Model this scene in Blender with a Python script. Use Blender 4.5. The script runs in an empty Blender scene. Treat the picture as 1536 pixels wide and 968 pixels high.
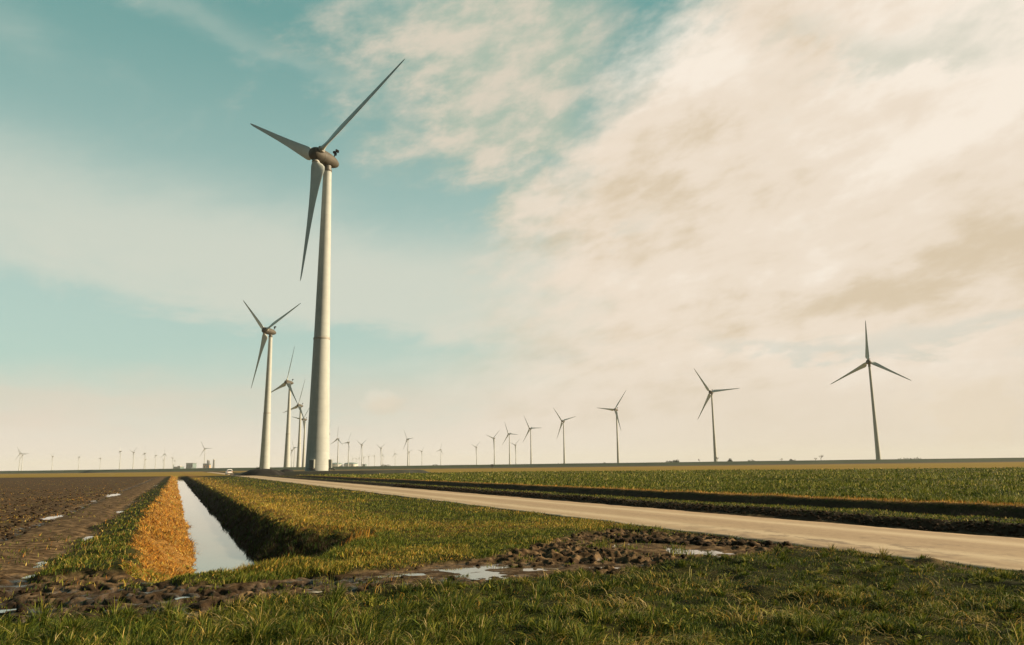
import bpy, math, random
import numpy as np
from math import radians as R, sin, cos, pi
from mathutils import Matrix, Vector

random.seed(7)
RNG = np.random.default_rng(11)
scn = bpy.context.scene
col = scn.collection
EYE = 1.7
EXPO = .85
SUN_AZ, SUN_EL = 87.0, 24.0          # degrees clockwise from +Y, above the horizon

# ------------------------------------------------------------------ tagging
def tag(o, label=None, cat=None, group=None, kind=None):
    if label: o['label'] = label
    if cat: o['category'] = cat
    if group: o['group'] = group
    if kind: o['kind'] = kind
    return o

def empty(name, loc, rz=0.0):
    o = bpy.data.objects.new(name, None)
    col.objects.link(o)
    o.location = loc
    o.rotation_euler = (0, 0, rz)
    o.empty_display_size = 0.5
    return o

# ------------------------------------------------------------------ node DSL
class NT:
    def __init__(s, tree):
        s.t = tree; s.n = tree.nodes; s.l = tree.links
    def node(s, typ, **kw):
        n = s.n.new(typ)
        for k, v in kw.items(): setattr(n, k, v)
        return n
    def set(s, sock, v):
        if isinstance(v, bpy.types.NodeSocket): s.l.new(v, sock)
        elif v is not None:
            if isinstance(v, (tuple, list)) and len(v) == 3 and sock.type == 'RGBA': v = (*v, 1)
            sock.default_value = v
    def m(s, op, a, b=None, c=None, clamp=False):
        n = s.node('ShaderNodeMath', operation=op, use_clamp=clamp)
        s.set(n.inputs[0], a); s.set(n.inputs[1], b)
        if c is not None: s.set(n.inputs[2], c)
        return n.outputs[0]
    def add(s, a, b): return s.m('ADD', a, b)
    def sub(s, a, b): return s.m('SUBTRACT', a, b)
    def mul(s, a, b): return s.m('MULTIPLY', a, b)
    def smooth(s, v, lo, hi, a=0.0, b=1.0):
        n = s.node('ShaderNodeMapRange', interpolation_type='SMOOTHSTEP')
        s.set(n.inputs[0], v); n.inputs[1].default_value = lo; n.inputs[2].default_value = hi
        n.inputs[3].default_value = a; n.inputs[4].default_value = b
        return n.outputs[0]
    def lin(s, v, lo, hi, a=0.0, b=1.0):
        n = s.node('ShaderNodeMapRange')
        s.set(n.inputs[0], v); n.inputs[1].default_value = lo; n.inputs[2].default_value = hi
        n.inputs[3].default_value = a; n.inputs[4].default_value = b
        return n.outputs[0]
    def mix(s, f, a, b, blend='MIX'):
        n = s.node('ShaderNodeMix', data_type='RGBA', blend_type=blend)
        s.set(n.inputs[0], f); s.set(n.inputs[6], a); s.set(n.inputs[7], b)
        return n.outputs[2]
    def noise(s, vec, scale, detail=4, rough=.55, dist=0.0, col=False):
        n = s.node('ShaderNodeTexNoise')
        s.set(n.inputs['Vector'], vec); n.inputs['Scale'].default_value = scale
        n.inputs['Detail'].default_value = detail; n.inputs['Roughness'].default_value = rough
        n.inputs['Distortion'].default_value = dist
        return n.outputs['Color' if col else 'Fac']
    def sep(s, v):
        n = s.node('ShaderNodeSeparateXYZ'); s.set(n.inputs[0], v); return n.outputs
    def comb(s, x, y, z):
        n = s.node('ShaderNodeCombineXYZ')
        for i, v in enumerate((x, y, z)): s.set(n.inputs[i], v)
        return n.outputs[0]
    def scale(s, v, sc):
        n = s.node('ShaderNodeVectorMath', operation='MULTIPLY'); s.set(n.inputs[0], v); n.inputs[1].default_value = sc
        return n.outputs[0]
    def bump(s, h, strength, dist):
        n = s.node('ShaderNodeBump'); n.inputs['Strength'].default_value = strength
        n.inputs['Distance'].default_value = dist; s.set(n.inputs['Height'], h)
        return n.outputs[0]

def new_mat(name):
    m = bpy.data.materials.new(name); m.use_nodes = True
    t = NT(m.node_tree)
    p = next(n for n in t.n if n.type == 'BSDF_PRINCIPLED')
    return m, t, p

def simple_mat(name, base, var=.12, scale=2.0, rough=.7, bump=0.0, bscale=30, metal=0.0, streak=0.0, spec=None):
    m, t, p = new_mat(name)
    tc = t.node('ShaderNodeTexCoord').outputs['Object']
    n = t.noise(tc, scale, 6, .6)
    f = t.lin(n, .3, .7, 1 - var, 1 + var)
    if streak:
        n2 = t.noise(t.scale(tc, (1, 1, .06)), scale * 2.5, 5, .6)
        f = t.mul(f, t.lin(n2, .35, .75, 1 + streak * .4, 1 - streak))
    c = t.mix(1.0, tuple(base), t.comb(f, f, f), 'MULTIPLY')
    t.set(p.inputs['Base Color'], c)
    p.inputs['Roughness'].default_value = rough
    p.inputs['Metallic'].default_value = metal
    if spec is not None: p.inputs['Specular IOR Level'].default_value = spec
    if bump: t.set(p.inputs['Normal'], t.bump(t.noise(tc, bscale, 5), bump, .05))
    return m

# ------------------------------------------------------------------ mesh helpers
class MB:
    def __init__(s): s.v = []; s.f = []
    def add(s, vs, fs, M=None):
        b = len(s.v)
        for p in vs:
            s.v.append(tuple(M @ Vector(p)) if M is not None else tuple(p))
        for f in fs: s.f.append(tuple(i + b for i in f))
        return s
    def lathe(s, prof, n=32, M=None, cap=True):
        vs = [(r * cos(2 * pi * k / n), r * sin(2 * pi * k / n), z) for r, z in prof for k in range(n)]
        fs = []
        for i in range(len(prof) - 1):
            for k in range(n):
                a = i * n + k; b = i * n + (k + 1) % n
                fs.append((a, b, b + n, a + n))
        if cap:
            fs.append(tuple(range(n))[::-1]); fs.append(tuple((len(prof) - 1) * n + k for k in range(n)))
        return s.add(vs, fs, M)
    def box(s, c, d, M=None, bev=0.0):
        x, y, z = d[0] / 2, d[1] / 2, d[2] / 2
        if bev <= 0:
            vs = [(c[0] + i * x, c[1] + j * y, c[2] + k * z) for k in (-1, 1) for j in (-1, 1) for i in (-1, 1)]
            fs = [(0, 2, 3, 1), (4, 5, 7, 6), (0, 1, 5, 4), (2, 6, 7, 3), (0, 4, 6, 2), (1, 3, 7, 5)]
            return s.add(vs, fs, M)
        pts = []
        def ring(ox, oy, zz):
            q = []
            for sx, sy in ((1, 1), (-1, 1), (-1, -1), (1, -1)):
                a = [(sx * ox, sy * (oy - bev)), (sx * (ox - bev), sy * oy)]
                if sx * sy < 0: a = a[::-1]
                q += a
            return [(c[0] + px, c[1] + py, c[2] + zz) for px, py in q]
        rs = [ring(x - bev, y - bev, -z), ring(x, y, -z + bev), ring(x, y, z - bev), ring(x - bev, y - bev, z)]
        vs = [p for r in rs for p in r]; fs = []
        for i in range(3):
            for k in range(8):
                a = i * 8 + k; b = i * 8 + (k + 1) % 8
                fs.append((a, b, b + 8, a + 8))
        fs.append(tuple(range(8))[::-1]); fs.append(tuple(24 + k for k in range(8)))
        return s.add(vs, fs, M)
    def tube(s, a, b, r, r2=None, n=8):
        a = Vector(a); b = Vector(b); d = b - a
        q = d.to_track_quat('Z', 'Y').to_matrix().to_4x4()
        return s.lathe([(r, 0), (r if r2 is None else r2, d.length)], n, Matrix.Translation(a) @ q)
    def build(s, name, mat, parent=None, smooth=True, M=None):
        me = bpy.data.meshes.new(name)
        me.from_pydata(s.v, [], s.f)
        me.materials.append(mat)
        if smooth:
            me.polygons.foreach_set('use_smooth', [True] * len(me.polygons))
            try: me.set_sharp_from_angle(angle=R(40))
            except Exception: pass
        me.update()
        o = bpy.data.objects.new(name, me); col.objects.link(o)
        if parent: o.parent = parent
        if M is not None: o.matrix_local = M
        return o

def np_mesh(name, verts, faces, mat, nper, attrs=None, smooth=False):
    """verts (N,3), faces (M,nper) as one mesh object"""
    me = bpy.data.meshes.new(name)
    nv, nf = len(verts), len(faces)
    me.vertices.add(nv); me.vertices.foreach_set('co', verts.astype(np.float32).ravel())
    me.loops.add(nf * nper); me.loops.foreach_set('vertex_index', faces.astype(np.int32).ravel())
    me.polygons.add(nf)
    me.polygons.foreach_set('loop_start', np.arange(0, nf * nper, nper, dtype=np.int32))
    try: me.polygons.foreach_set('loop_total', np.full(nf, nper, dtype=np.int32))
    except Exception: pass
    if smooth: me.polygons.foreach_set('use_smooth', np.ones(nf, dtype=bool))
    for k, a in (attrs or {}).items():
        at = me.attributes.new(k, 'FLOAT_COLOR', 'POINT')
        c = np.ones((nv, 4), np.float32); c[:, :a.shape[1]] = a
        at.data.foreach_set('color', c.ravel())
    me.materials.append(mat)
    me.update(calc_edges=True)
    o = bpy.data.objects.new(name, me); col.objects.link(o)
    return o

# ------------------------------------------------------------------ noise (numpy)
def _hash(ix, iy, seed):
    h = (ix.astype(np.int64) * 374761393 + iy.astype(np.int64) * 668265263 + seed * 1442695041) & 0xffffffff
    h = ((h ^ (h >> 13)) * 1274126177) & 0xffffffff
    h = h ^ (h >> 16)
    return (h & 0xffff) / 65535.0
def vn(x, y, seed=0):
    ix = np.floor(x); iy = np.floor(y); fx = x - ix; fy = y - iy
    fx = fx * fx * (3 - 2 * fx); fy = fy * fy * (3 - 2 * fy)
    a = _hash(ix, iy, seed); b = _hash(ix + 1, iy, seed); c = _hash(ix, iy + 1, seed); d = _hash(ix + 1, iy + 1, seed)
    return (a * (1 - fx) + b * fx) * (1 - fy) + (c * (1 - fx) + d * fx) * fy
def fbm(x, y, sc, oct=4, seed=0, gain=.5):
    v = 0; amp = 1; tot = 0
    for o in range(oct):
        k = sc * 2 ** o; t = 0.6 * o + .3
        xr = x * cos(t) - y * sin(t); yr = x * sin(t) + y * cos(t)
        v = v + amp * vn(xr * k + 17.3 * o, yr * k + 5.1 * o, seed + o); tot += amp; amp *= gain
    return v / tot
def ss(v, lo, hi):
    t = np.clip((v - lo) / (hi - lo), 0, 1); return t * t * (3 - 2 * t)

# ------------------------------------------------------------------ the lie of the land
# road normal coordinate: road lies between 11.73 and 16.8
def s_road(x, y): return (x + .4145 * y) * .9238
def s_ditch(x, y): return x + .434 * y
TX = np.array([-12, -8.0, -5, -3.5, -2, -.5, 1, 2.5, 4, 5.2, 6.0])
TS = np.array([7.6, 8.3, 9.15, 9.95, 11.1, 12.0, 12.3, 13.5, 14.6, 15.5, 15.9])      # south edge of the rutted track
TN = np.array([14.5, 13.5, 12.7, 12.8, 13.9, 15.0, 18.2, 21.4, 20.0, 17.6, 16.0])   # north edge
PUD = [  # x, y, half length, half width, heading (radians, from +X), level
    (-.72, 13.5, .85, .60, .12, -.03), (2.75, 17.0, .72, .62, -.25, .0), (3.7, 15.7, 1.1, .48, -.9, .0),
    (.5, 13.7, .5, .25, .1, -.03), (-1.9, 13.2, .5, .22, .2, -.03), (1.6, 13.9, .35, .25, .1, -.03), (-4.6, 11.2, .10, .07, .1, -.035), (-2.9, 11.6, .12, .07, .1, -.035),
    (-17.4, 34.8, 1.3, .16, 1.98, -.055), (-11.4, 21.2, 1.0, .13, 1.98, -.055), (-9.3, 15.7, .8, .13, 2.0, -.055),
    (-7.95, 12.6, .16, .14, .2, -.055), (-6.6, 10.5, .14, .09, .5, -.055), (-18.3, 31.2, 1.7, .28, 1.95, -.055),
    (-30.3, 59.4, 4.5, .5, 1.98, -.06), (-42.6, 93.6, 2.0, .45, 1.98, -.06), (-25.6, 47.8, 1.6, .22, 1.98, -.06),
    (-8.4, 13.9, .35, .12, 1.9, -.055),
]
def masks(x, y):
    n1 = fbm(x, y, .9, 4, 3) - .5; n2 = fbm(x, y, .25, 3, 9) - .5
    s = s_road(x, y); sd = s_ditch(x, y)
    xe = x + n2 * 1.2
    yS = np.interp(xe, TX, TS); yN = np.interp(xe, TX, TN)
    yy = y + n1 * 1.5
    mud = ss(yy, yS - .2, yS + .35) * (1 - ss(yy, yN - .35, yN + .25)) * (1 - ss(x + n1 * .8, 5.3, 6.1))
    # compacted headland track left of the ditch
    sdn = sd + n1 * 1.1 + n2 * 1.0
    head = (1 - ss(sdn, -2.35, -1.75)) * ss(y + n1, 9.0, 9.8) * ss(sd, -5.6, -4.2)
    soil = (1 - ss(sdn, -4.9, -4.1)) * ss(y + n1, 9.0, 9.8)
    field_end = np.interp(x, [-600, -169, -104, -60], [420, 262, 232, 220])
    infield = 1 - ss(y, field_end - 4, field_end + 4)
    head = head * infield; soil = soil * infield
    mud = np.where(sd < -1.9, np.maximum(mud, 0) * 1.0, mud)
    a = -.398 * x + .917 * y; nd = .917 * x + .398 * y
    end = ss(a - np.interp(nd, [-1, 0, 2.5, 3.6, 4.7, 6], [13.8, 14.1, 15.4, 17.5, 19.5, 22]), -.4, 1.2) * (1 - ss(a, 262, 275))
    sdw = np.where(sd > 2.3, 2.3 + (sd - 2.3) / (1 + 1.7 * np.exp(-((a - 19.5) / 3.0) ** 2)), sd)
    bank = ss(sd + n1 * 1.1, -.95, -.6) * (1 - ss(sd + n1 * .3, .75, 1.1)) * ss(a - (15.2 + .72 * nd) + n1, -.6, .4) * (1 - ss(a, 262, 270))
    crop_end = np.interp(x, [-104, -46, 0, 57, 111, 300, 600], [240, 240, 238, 192, 165, 110, 60])
    crop = ss(s + n1 * .8, 26.5, 27.0) * (1 - ss(y + n2 * 4, crop_end - 3, crop_end + 3))
    far = np.maximum(ss(y + n2 * 4, crop_end - 3, crop_end + 3) * ss(s, 25, 27), (1 - infield) * (s < 12))
    return dict(s=s, sd=sd, sdw=sdw, n1=n1, n2=n2, mud=mud, head=head, soil=soil, end=end, bank=bank, crop=crop, far=far, a=a, nd=nd, yS=yS)

def height(x, y, m=None, fine=True):
    m = m or masks(x, y)
    s, sd = m['s'], m['sd']
    fade = 1 / (1 + (np.hypot(x, y) / 120) ** 2)
    z = (fbm(x, y, .35, 3, 21) - .5) * .10 * fade
    bare = np.clip(m['mud'] + m['head'] * .8 + m['soil'], 0, 1)
    z = z + .03 - .065 * bare
    # churned mud: clods and tyre pressed ridges
    if fine:
        c1 = fbm(x, y, 3.2, 3, 41); c2 = fbm(x, y, 7.5, 3, 55)
        lf_ = 1 - .6 * (1 - ss(x, -2, .5))
        z = z + m['mud'] * ((np.abs(c1 - .5) * -2 + .42) * .10 * lf_ + (c2 - .5) * .06)
        for off, dep in ((.75, .05), (2.05, .06)):
            z = z - m['mud'] * np.exp(-(((y - m['yS']) - off + m['n2'] * .8 + m['n1'] * .3) / .17) ** 2) * dep * (1 - ss(x, 1.5, 3.5))
        churn = m['mud'] * ss(x, -1.5, 1.2)
        k1 = np.abs(vn(x * 4.3 + y * 1.1, y * 3.1, 77) - .5) * 2; k2 = np.abs(vn(x * 9.5, y * 8.0 + x * 2, 78) - .5) * 2
        z = z + churn * ((1 - k1) ** 1.6 * .10 + (1 - k2) ** 1.5 * .05 - .075)
        # torn hollows where tyres have lifted the wet earth
        hol = fbm(x * .8 + y * .25, y * 1.25, 4.6, 2, 81)
        z = z - m['mud'] * ss(hol, .56, .60) * .06
        lug = ss(np.sin((a_track(x, y) + .5 * np.abs(((y - m['yS']) % 1.3) - .65)) * 2 * pi / .26), -.1, .5) * (np.abs(((y - m['yS']) % 1.3) - .65) < .38)
        z = z - m['mud'] * (1 - ss(x, -1, 1)) * lug * .042
        z = z + m['soil'] * ((c1 - .5) * .12 + (c2 - .5) * .08) * fade ** .5 + m['head'] * ((c1 - .5) * .07 + (c2 - .5) * .05) - m['soil'] * (.5 + .5 * np.sin(sd * 2 * pi / .8 + m['n2'] * 5)) * .05
        z = z + m['bank'] * ((c1 - .5) * .16 + (fbm(x, y, 1.1, 2, 66) - .5) * .22) * fade ** .3
        gm = 1 - np.clip(bare + m['crop'], 0, 1)
        z = z + gm * ((fbm(x, y, 1.5, 3, 63) - .5) * .24) * fade ** .5 * (1 - .6 * ss(y, 14, 24))
    # wheel ruts along the headland
    for c, w, d in ((-2.3, .28, .09), (-4.55, .3, .10)):
        z = z - np.exp(-((sd - c + m['n2'] * .5) / w) ** 2) * d * (m['head'] + m['soil']).clip(0, 1)
    # drainage ditch beside the field
    prof = np.interp(m['sdw'] + m['n1'] * .35 + (fbm(x, y, 2.6, 2, 71) - .5) * .45, [-1.6, -1.15, -.8, .55, .95, 2.15, 2.45, 3.6, 4.1, 4.8], [0, .07, .08, -.78, -1.15, -1.15, -.80, -.06, .05, 0])
    z = z * (1 - .3 * m['end']) + prof * m['end']
    # verge bank and second ditch beyond the road
    wob = m['n1'] * .35
    p2 = np.interp(s + wob, [16.9, 17.1, 17.5, 19.0, 19.6, 20.8, 23.8, 25.9, 26.4, 27.5], [0, .02, .20, .20, .06, -1.0, -1.0, .12, .15, .02])
    z = z + p2 * (1 - ss(m['a'], 190, 215))
    # bed of the road lies flat
    rb = ss(s, 11.3, 11.75) * (1 - ss(s, 16.8, 17.1)) 
    z = z * (1 - rb) + (-.005) * rb
    pn = (fbm(x, y, 3.0, 3, 301) - .5) * 2.6
    for px, py, hl, hw, th, lv in PUD:
        dx = x - px; dy = y - py
        u = (dx * cos(th) + dy * sin(th)) / hl; v = (-dx * sin(th) + dy * cos(th)) / hw
        q2 = np.exp(-((u * u + v * v) / 5) ** 2); z = z + q2 * .8 * (lv + .008 - z)
        q = np.exp(-np.maximum(u * u + v * v + pn, 0) ** 1.5) * (1 - ss(u * u + v * v, 1.2, 1.8))
        z = z + q * (lv - .04 - z) * .85
    return z

def a_track(x, y): return .96 * x + .28 * y

# ------------------------------------------------------------------ ground sheet
def build_ground(mat):
    rr = [0.4]
    while rr[-1] < 6: rr.append(rr[-1] * 1.06)
    while rr[-1] < 26: rr.append(rr[-1] * 1.0032)
    while rr[-1] < 110: rr.append(rr[-1] * 1.0065)
    while rr[-1] < 1500: rr.append(rr[-1] * 1.018)
    while rr[-1] < 40000: rr.append(rr[-1] * 1.12)
    rr = np.array(rr)
    az = np.concatenate([np.arange(-180, -42, 2.0), np.arange(-42, 42, .095), np.arange(42, 180, 2.0)])
    az = np.radians(az)
    A, Q = np.meshgrid(az, rr)
    x = (Q * np.sin(A)).ravel(); y = (Q * np.cos(A)).ravel()
    m = masks(x, y); z = height(x, y, m)
    nr, na = len(rr), len(az)
    i = np.arange(nr - 1)[:, None]; k = np.arange(na)[None, :]; k2 = (k + 1) % na
    f = np.stack([i * na + k, i * na + k2, (i + 1) * na + k2, (i + 1) * na + k], -1).reshape(-1, 4)
    # centre fan as a tiny quad cap
    v = np.stack([x, y, z], -1)
    wet_shade = np.clip(m['mud'] * ss(-z, .015, .06) + (m['head'] + m['soil']) * ss(-z, .05, .11), 0, 1) 
    dry = np.maximum(m['bank'], 0)
    nearlip = ss(m['sdw'] + m['n1'], 3.2, 3.9) * (1 - ss(m['sdw'] + m['n1'] * 2, 4.8, 9.5)) * ss(m['a'], 17, 22)
    lip2 = ss(m['s'] + m['n1'] * .5, 25.8, 26.1) * (1 - ss(m['s'] + m['n1'] * .8, 26.4, 27.0)) * (m['a'] < 215)
    edge = ss(m['s'] + m['n1'] * .3, 10.95, 11.5) * (1 - ss(m['s'], 11.9, 12)) + ss(m['s'], 16.5, 16.8) * (1 - ss(m['s'] + m['n1'] * .6, 17.5, 17.9))
    mud = np.clip(m['mud'] + m['head'] + edge * .9, 0, 1)
    slopes = np.clip(ss(-z, .12, .35) * (m['sd'] > 1.2) + ss(-z, -.12, .12) * (m['s'] > 19.7) * (m['s'] < 25.9) + ss(m['s'] + m['n1'] * .5, 16.95, 17.1) * (1 - ss(m['s'] + m['n1'] * .6, 17.4, 17.8)) * (m['a'] < 200), 0, 1)  # bank faces turned from the sun: their shade is painted in as dark ground
    mud = mud * (1 - slopes); wet_shade = np.maximum(wet_shade, slopes * .999)
    z1 = np.stack([mud, m['soil'] , wet_shade], -1)
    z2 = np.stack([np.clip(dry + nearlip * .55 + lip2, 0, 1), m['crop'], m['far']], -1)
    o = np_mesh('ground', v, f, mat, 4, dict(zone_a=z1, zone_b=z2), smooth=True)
    tag(o, kind='structure')
    return o

def ground_material():
    m, t, p = new_mat('field_ground')
    g = t.node('ShaderNodeNewGeometry').outputs['Position']
    a = t.node('ShaderNodeAttribute', attribute_name='zone_a').outputs['Color']
    b = t.node('ShaderNodeAttribute', attribute_name='zone_b').outputs['Color']
    mud, soil, wet_shade = t.sep(a); dry, crop, far = t.sep(b)
    nA = t.noise(g, .35, 6, .6); nB = t.noise(g, 3.0, 7, .65); nC = t.noise(g, 22.0, 5, .7)
    nD = t.noise(t.scale(g, (.02, .2, 1)), 1.0, 5, .6)
    turf = t.mix(t.smooth(nB, .38, .66), (.016, .017, .007), (.034, .036, .010))
    turf = t.mix(t.smooth(nA, .5, .72, 0, .6), turf, (.075, .055, .02))
    turf = t.mix(t.smooth(nC, .6, .8, 0, .5), turf, (.10, .085, .03))
    cropc = t.mix(t.smooth(nB, .35, .65), (.045, .045, .010), (.13, .11, .022))
    cropc = t.mix(t.smooth(nC, .62, .78), cropc, (.20, .17, .055))
    cropc = t.mix(t.smooth(nD, .50, .62, 0, .55), cropc, (.022, .034, .012))
    straw = t.mix(t.smooth(nC, .3, .7), (.10, .050, .014), (.30, .165, .045))
    farc = t.mix(t.smooth(nD, .35, .65), (.17, .122, .026), (.24, .165, .036))
    mudc = t.mix(t.smooth(nB, .40, .66), (.050, .032, .017), (.185, .125, .068))
    mudc = t.mix(t.smooth(nC, .55, .75, 0, .7), mudc, (.045, .028, .016))
    wet_shade_c = t.mix(nC, (.022, .015, .010), (.05, .034, .022))  # wet earth, also the painted shade of the bank faces
    soilc = t.mix(t.smooth(nB, .35, .65), (.032, .021, .012), (.100, .065, .034))
    soilc = t.mix(t.smooth(nC, .64, .74, 0, .9), soilc, (.26, .17, .07))
    soilc = t.mix(t.smooth(nA, .5, .75, 0, .5), soilc, (.055, .05, .02))
    c = t.mix(crop, turf, cropc)
    c = t.mix(far, c, farc)
    c = t.mix(dry, c, straw)
    c = t.mix(soil, c, soilc)
    c = t.mix(mud, c, mudc)
    c = t.mix(t.mul(wet_shade, .92), c, wet_shade_c)
    t.set(p.inputs['Base Color'], c)
    bare = t.m('MAXIMUM', mud, soil)
    rough = t.mix(t.mul(t.mul(wet_shade, bare), t.smooth(nB, .45, .65)), (.9, .9, .9), (.16, .16, .16))
    rs = t.sep(rough)[0]
    t.set(p.inputs['Roughness'], rs)
    h = t.add(t.mul(nC, .5), nB)
    t.set(p.inputs['Normal'], t.bump(h, .6, .05))
    t.set(p.inputs['Specular IOR Level'], t.lin(rs, .2, .9, .5, .04))
    return m

# ------------------------------------------------------------------ road
def build_road():
    m, t, p = new_mat('road_surface')
    at = t.node('ShaderNodeAttribute', attribute_name='lane').outputs['Color']
    across, along, _ = t.sep(at)
    v = t.comb(t.mul(across, 5.1), along, 0.0)
    fine = t.noise(v, 45, 4, .7); mid = t.noise(t.scale(v, (1.6, .12, 1)), 1.0, 6, .6); big = t.noise(v, .25, 5, .6)
    base = t.mix(t.smooth(mid, .3, .7), (.27, .185, .10), (.36, .255, .145))
    def track(c, w): return t.m('POWER', 2.718, t.mul(t.m('POWER', t.m('DIVIDE', t.sub(across, c), w), 2.0), -1.0))
    tr = t.add(t.add(track(.24, .07), track(.72, .07)), t.mul(track(.03, .05), .9))
    base = t.mix(t.mul(tr, t.lin(big, .3, .7, .6, 1.0)), base, (.50, .40, .26))
    base = t.mix(t.mul(track(.48, .09), .5), base, (.24, .16, .085))
    base = t.mix(t.smooth(fine, .60, .72, 0, .6), base, (.17, .115, .07))
    grit = t.noise(t.scale(v, (1, .35, 1)), 11, 5, .75)
    base = t.mix(t.smooth(grit, .35, .75, 0, .5), base, (.44, .33, .20))
    base = t.mix(t.smooth(grit, .5, .28, 0, .4), base, (.19, .13, .08))
    dirt = t.smooth(t.add(t.m('ABSOLUTE', t.sub(across, .5)), t.mul(t.noise(v, 1.3, 6, .65), .16)), .535, .60)
    near_mud = t.m('EXPONENT', t.mul(t.m('POWER', t.m('DIVIDE', t.sub(along, 13.5), 4.5), 2.0), -1.0))
    smear = t.mul(near_mud, t.smooth(t.sub(t.noise(t.scale(v, (1, .5, 1)), 2.2, 6, .65), t.mul(across, .35)), .42, .52))
    base = t.mix(t.mul(smear, .75), base, (.13, .085, .045))
    crack = t.smooth(t.m('ABSOLUTE', t.sub(t.noise(v, .9, 8, .7), .5)), .004, .012, .45, 0)
    base = t.mix(t.mul(crack, t.smooth(big, .5, .6)), base, (.12, .08, .045))
    base = t.mix(dirt, base, (.10, .065, .035))
    t.set(p.inputs['Base Color'], base); p.inputs['Roughness'].default_value = .75
    t.set(p.inputs['Normal'], t.bump(t.add(fine, mid), .25, .01))
    ys = np.concatenate([np.arange(-60, 4, 2.0), np.arange(4, 60, .08), np.arange(60, 200, .5), np.arange(200, 620, 4)])
    ac = np.linspace(0, 1, 17)
    dx, dy = -.3829, .9238; nx, ny = .9238, .3829
    Y, Cc = np.meshgrid(ys, ac, indexing='ij')
    w0 = 11.73 + (fbm(ys, ys * 0, .8, 6, 5, .6) - .5) * .55; w1 = 16.8 + (fbm(ys, ys * 0, 1.3, 5, 8) - .5) * .3
    al = ys / .9238
    S = w0[:, None] * (1 - Cc) + w1[:, None] * Cc
    # normal coordinate S corresponds to (x + .4145 y)*.9238 = S
    AL = np.repeat(al[:, None], len(ac), 1)
    X = nx * S + dx * AL; Yw = ny * S + dy * AL
    Z = .014 + .035 * (1 - (2 * Cc - 1) ** 2) + (fbm(X, Yw, .5, 2, 4) - .5) * .015
    top = np.stack([X, Yw, Z], -1).reshape(-1, 3)
    n = len(ac); r = len(ys)
    i = np.arange(r - 1)[:, None]; k = np.arange(n - 1)[None, :]
    f = np.stack([i * n + k, i * n + k + 1, (i + 1) * n + k + 1, (i + 1) * n + k], -1).reshape(-1, 4)
    # side skirts down into the ground
    L = np.stack([X[:, 0] - nx * .05, Yw[:, 0] - ny * .05, Z[:, 0] * 0 - .12], -1); Rr = np.stack([X[:, -1] + nx * .05, Yw[:, -1] + ny * .05, Z[:, 0] * 0 - .12], -1)
    base_i = len(top); v = np.concatenate([top, L, Rr])
    j = np.arange(r - 1)
    fl = np.stack([base_i + j, j * n, (j + 1) * n, base_i + j + 1], -1)
    fr = np.stack([j * n + n - 1, base_i + r + j, base_i + r + j + 1, (j + 1) * n + n - 1], -1)
    lane = np.stack([Cc.ravel(), (AL).ravel(), Cc.ravel() * 0], -1)
    lane = np.concatenate([lane, np.stack([al * 0, al, al * 0], -1), np.stack([al * 0 + 1, al, al * 0], -1)])
    o = np_mesh('road', v, np.concatenate([f, fl, fr]), m, 4, dict(lane=lane), smooth=True)
    tag(o, kind='structure')

# ------------------------------------------------------------------ water
def water_material(name, deep, ripple, dist=.01):
    m, t, p = new_mat(name)
    g = t.node('ShaderNodeNewGeometry').outputs['Position']
    p.inputs['Base Color'].default_value = (*deep, 1)
    p.inputs['Roughness'].default_value = .04
    p.inputs['IOR'].default_value = 1.5
    p.inputs['Specular IOR Level'].default_value = 1.0
    n = t.noise(t.scale(g, (1, .55, 1)), ripple, 3, .5)
    t.set(p.inputs['Normal'], t.bump(n, .08, dist))
    return m

def strip(name, pts_l, pts_r, mat):
    mb = MB(); vs = []; fs = []
    for a, b in zip(pts_l, pts_r): vs += [a, b]
    for i in range(len(pts_l) - 1): fs.append((2 * i, 2 * i + 1, 2 * i + 3, 2 * i + 2))
    mb.add(vs, fs)
    return mb.build(name, mat, smooth=False)

def build_water():
    wm = water_material('ditch_water', (.20, .19, .16), 1.2)
    ys = [14, 18, 25, 40, 70, 110, 160, 210, 262]
    l = [(.2 - .434 * y, y, -.82) for y in ys]; r = [(2.9 - .434 * y, y, -.82) for y in ys]
    tag(strip('water', l, r, wm), kind='structure')
    l, r = [], []
    for y in (-20, 10, 40, 80, 140, 200):
        nx, ny = .9238, .3829
        for S, acc in ((21.2, l), (23.8, r)):
            acc.append((S / .9238 - .4145 * y, y, -.93))
    tag(strip('water', l, r, wm), kind='structure')
    pm = water_material('puddle_water', (.17, .145, .11), 2.0, .004)
    for pi_, (px, py, hl, hw, th, lv) in enumerate(PUD):
        mb = MB(); n = 28; vs = [(0, 0, 0)]
        for k in range(n):
            a = 2 * pi * k / n; w = 1.45 + .25 * sin(3 * a + px) + .15 * sin(5 * a + py)
            u, v = cos(a) * hl * w, sin(a) * hw * w
            vs.append((u * cos(th) - v * sin(th), u * sin(th) + v * cos(th), 0))
        mb.add(vs, [(0, 1 + k, 1 + (k + 1) % n) for k in range(n)])
        o = mb.build('puddle', pm, smooth=False); o.location = (px, py, lv - .012 - .0015 * (pi_ % 6))
        tag(o, kind='structure')

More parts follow.
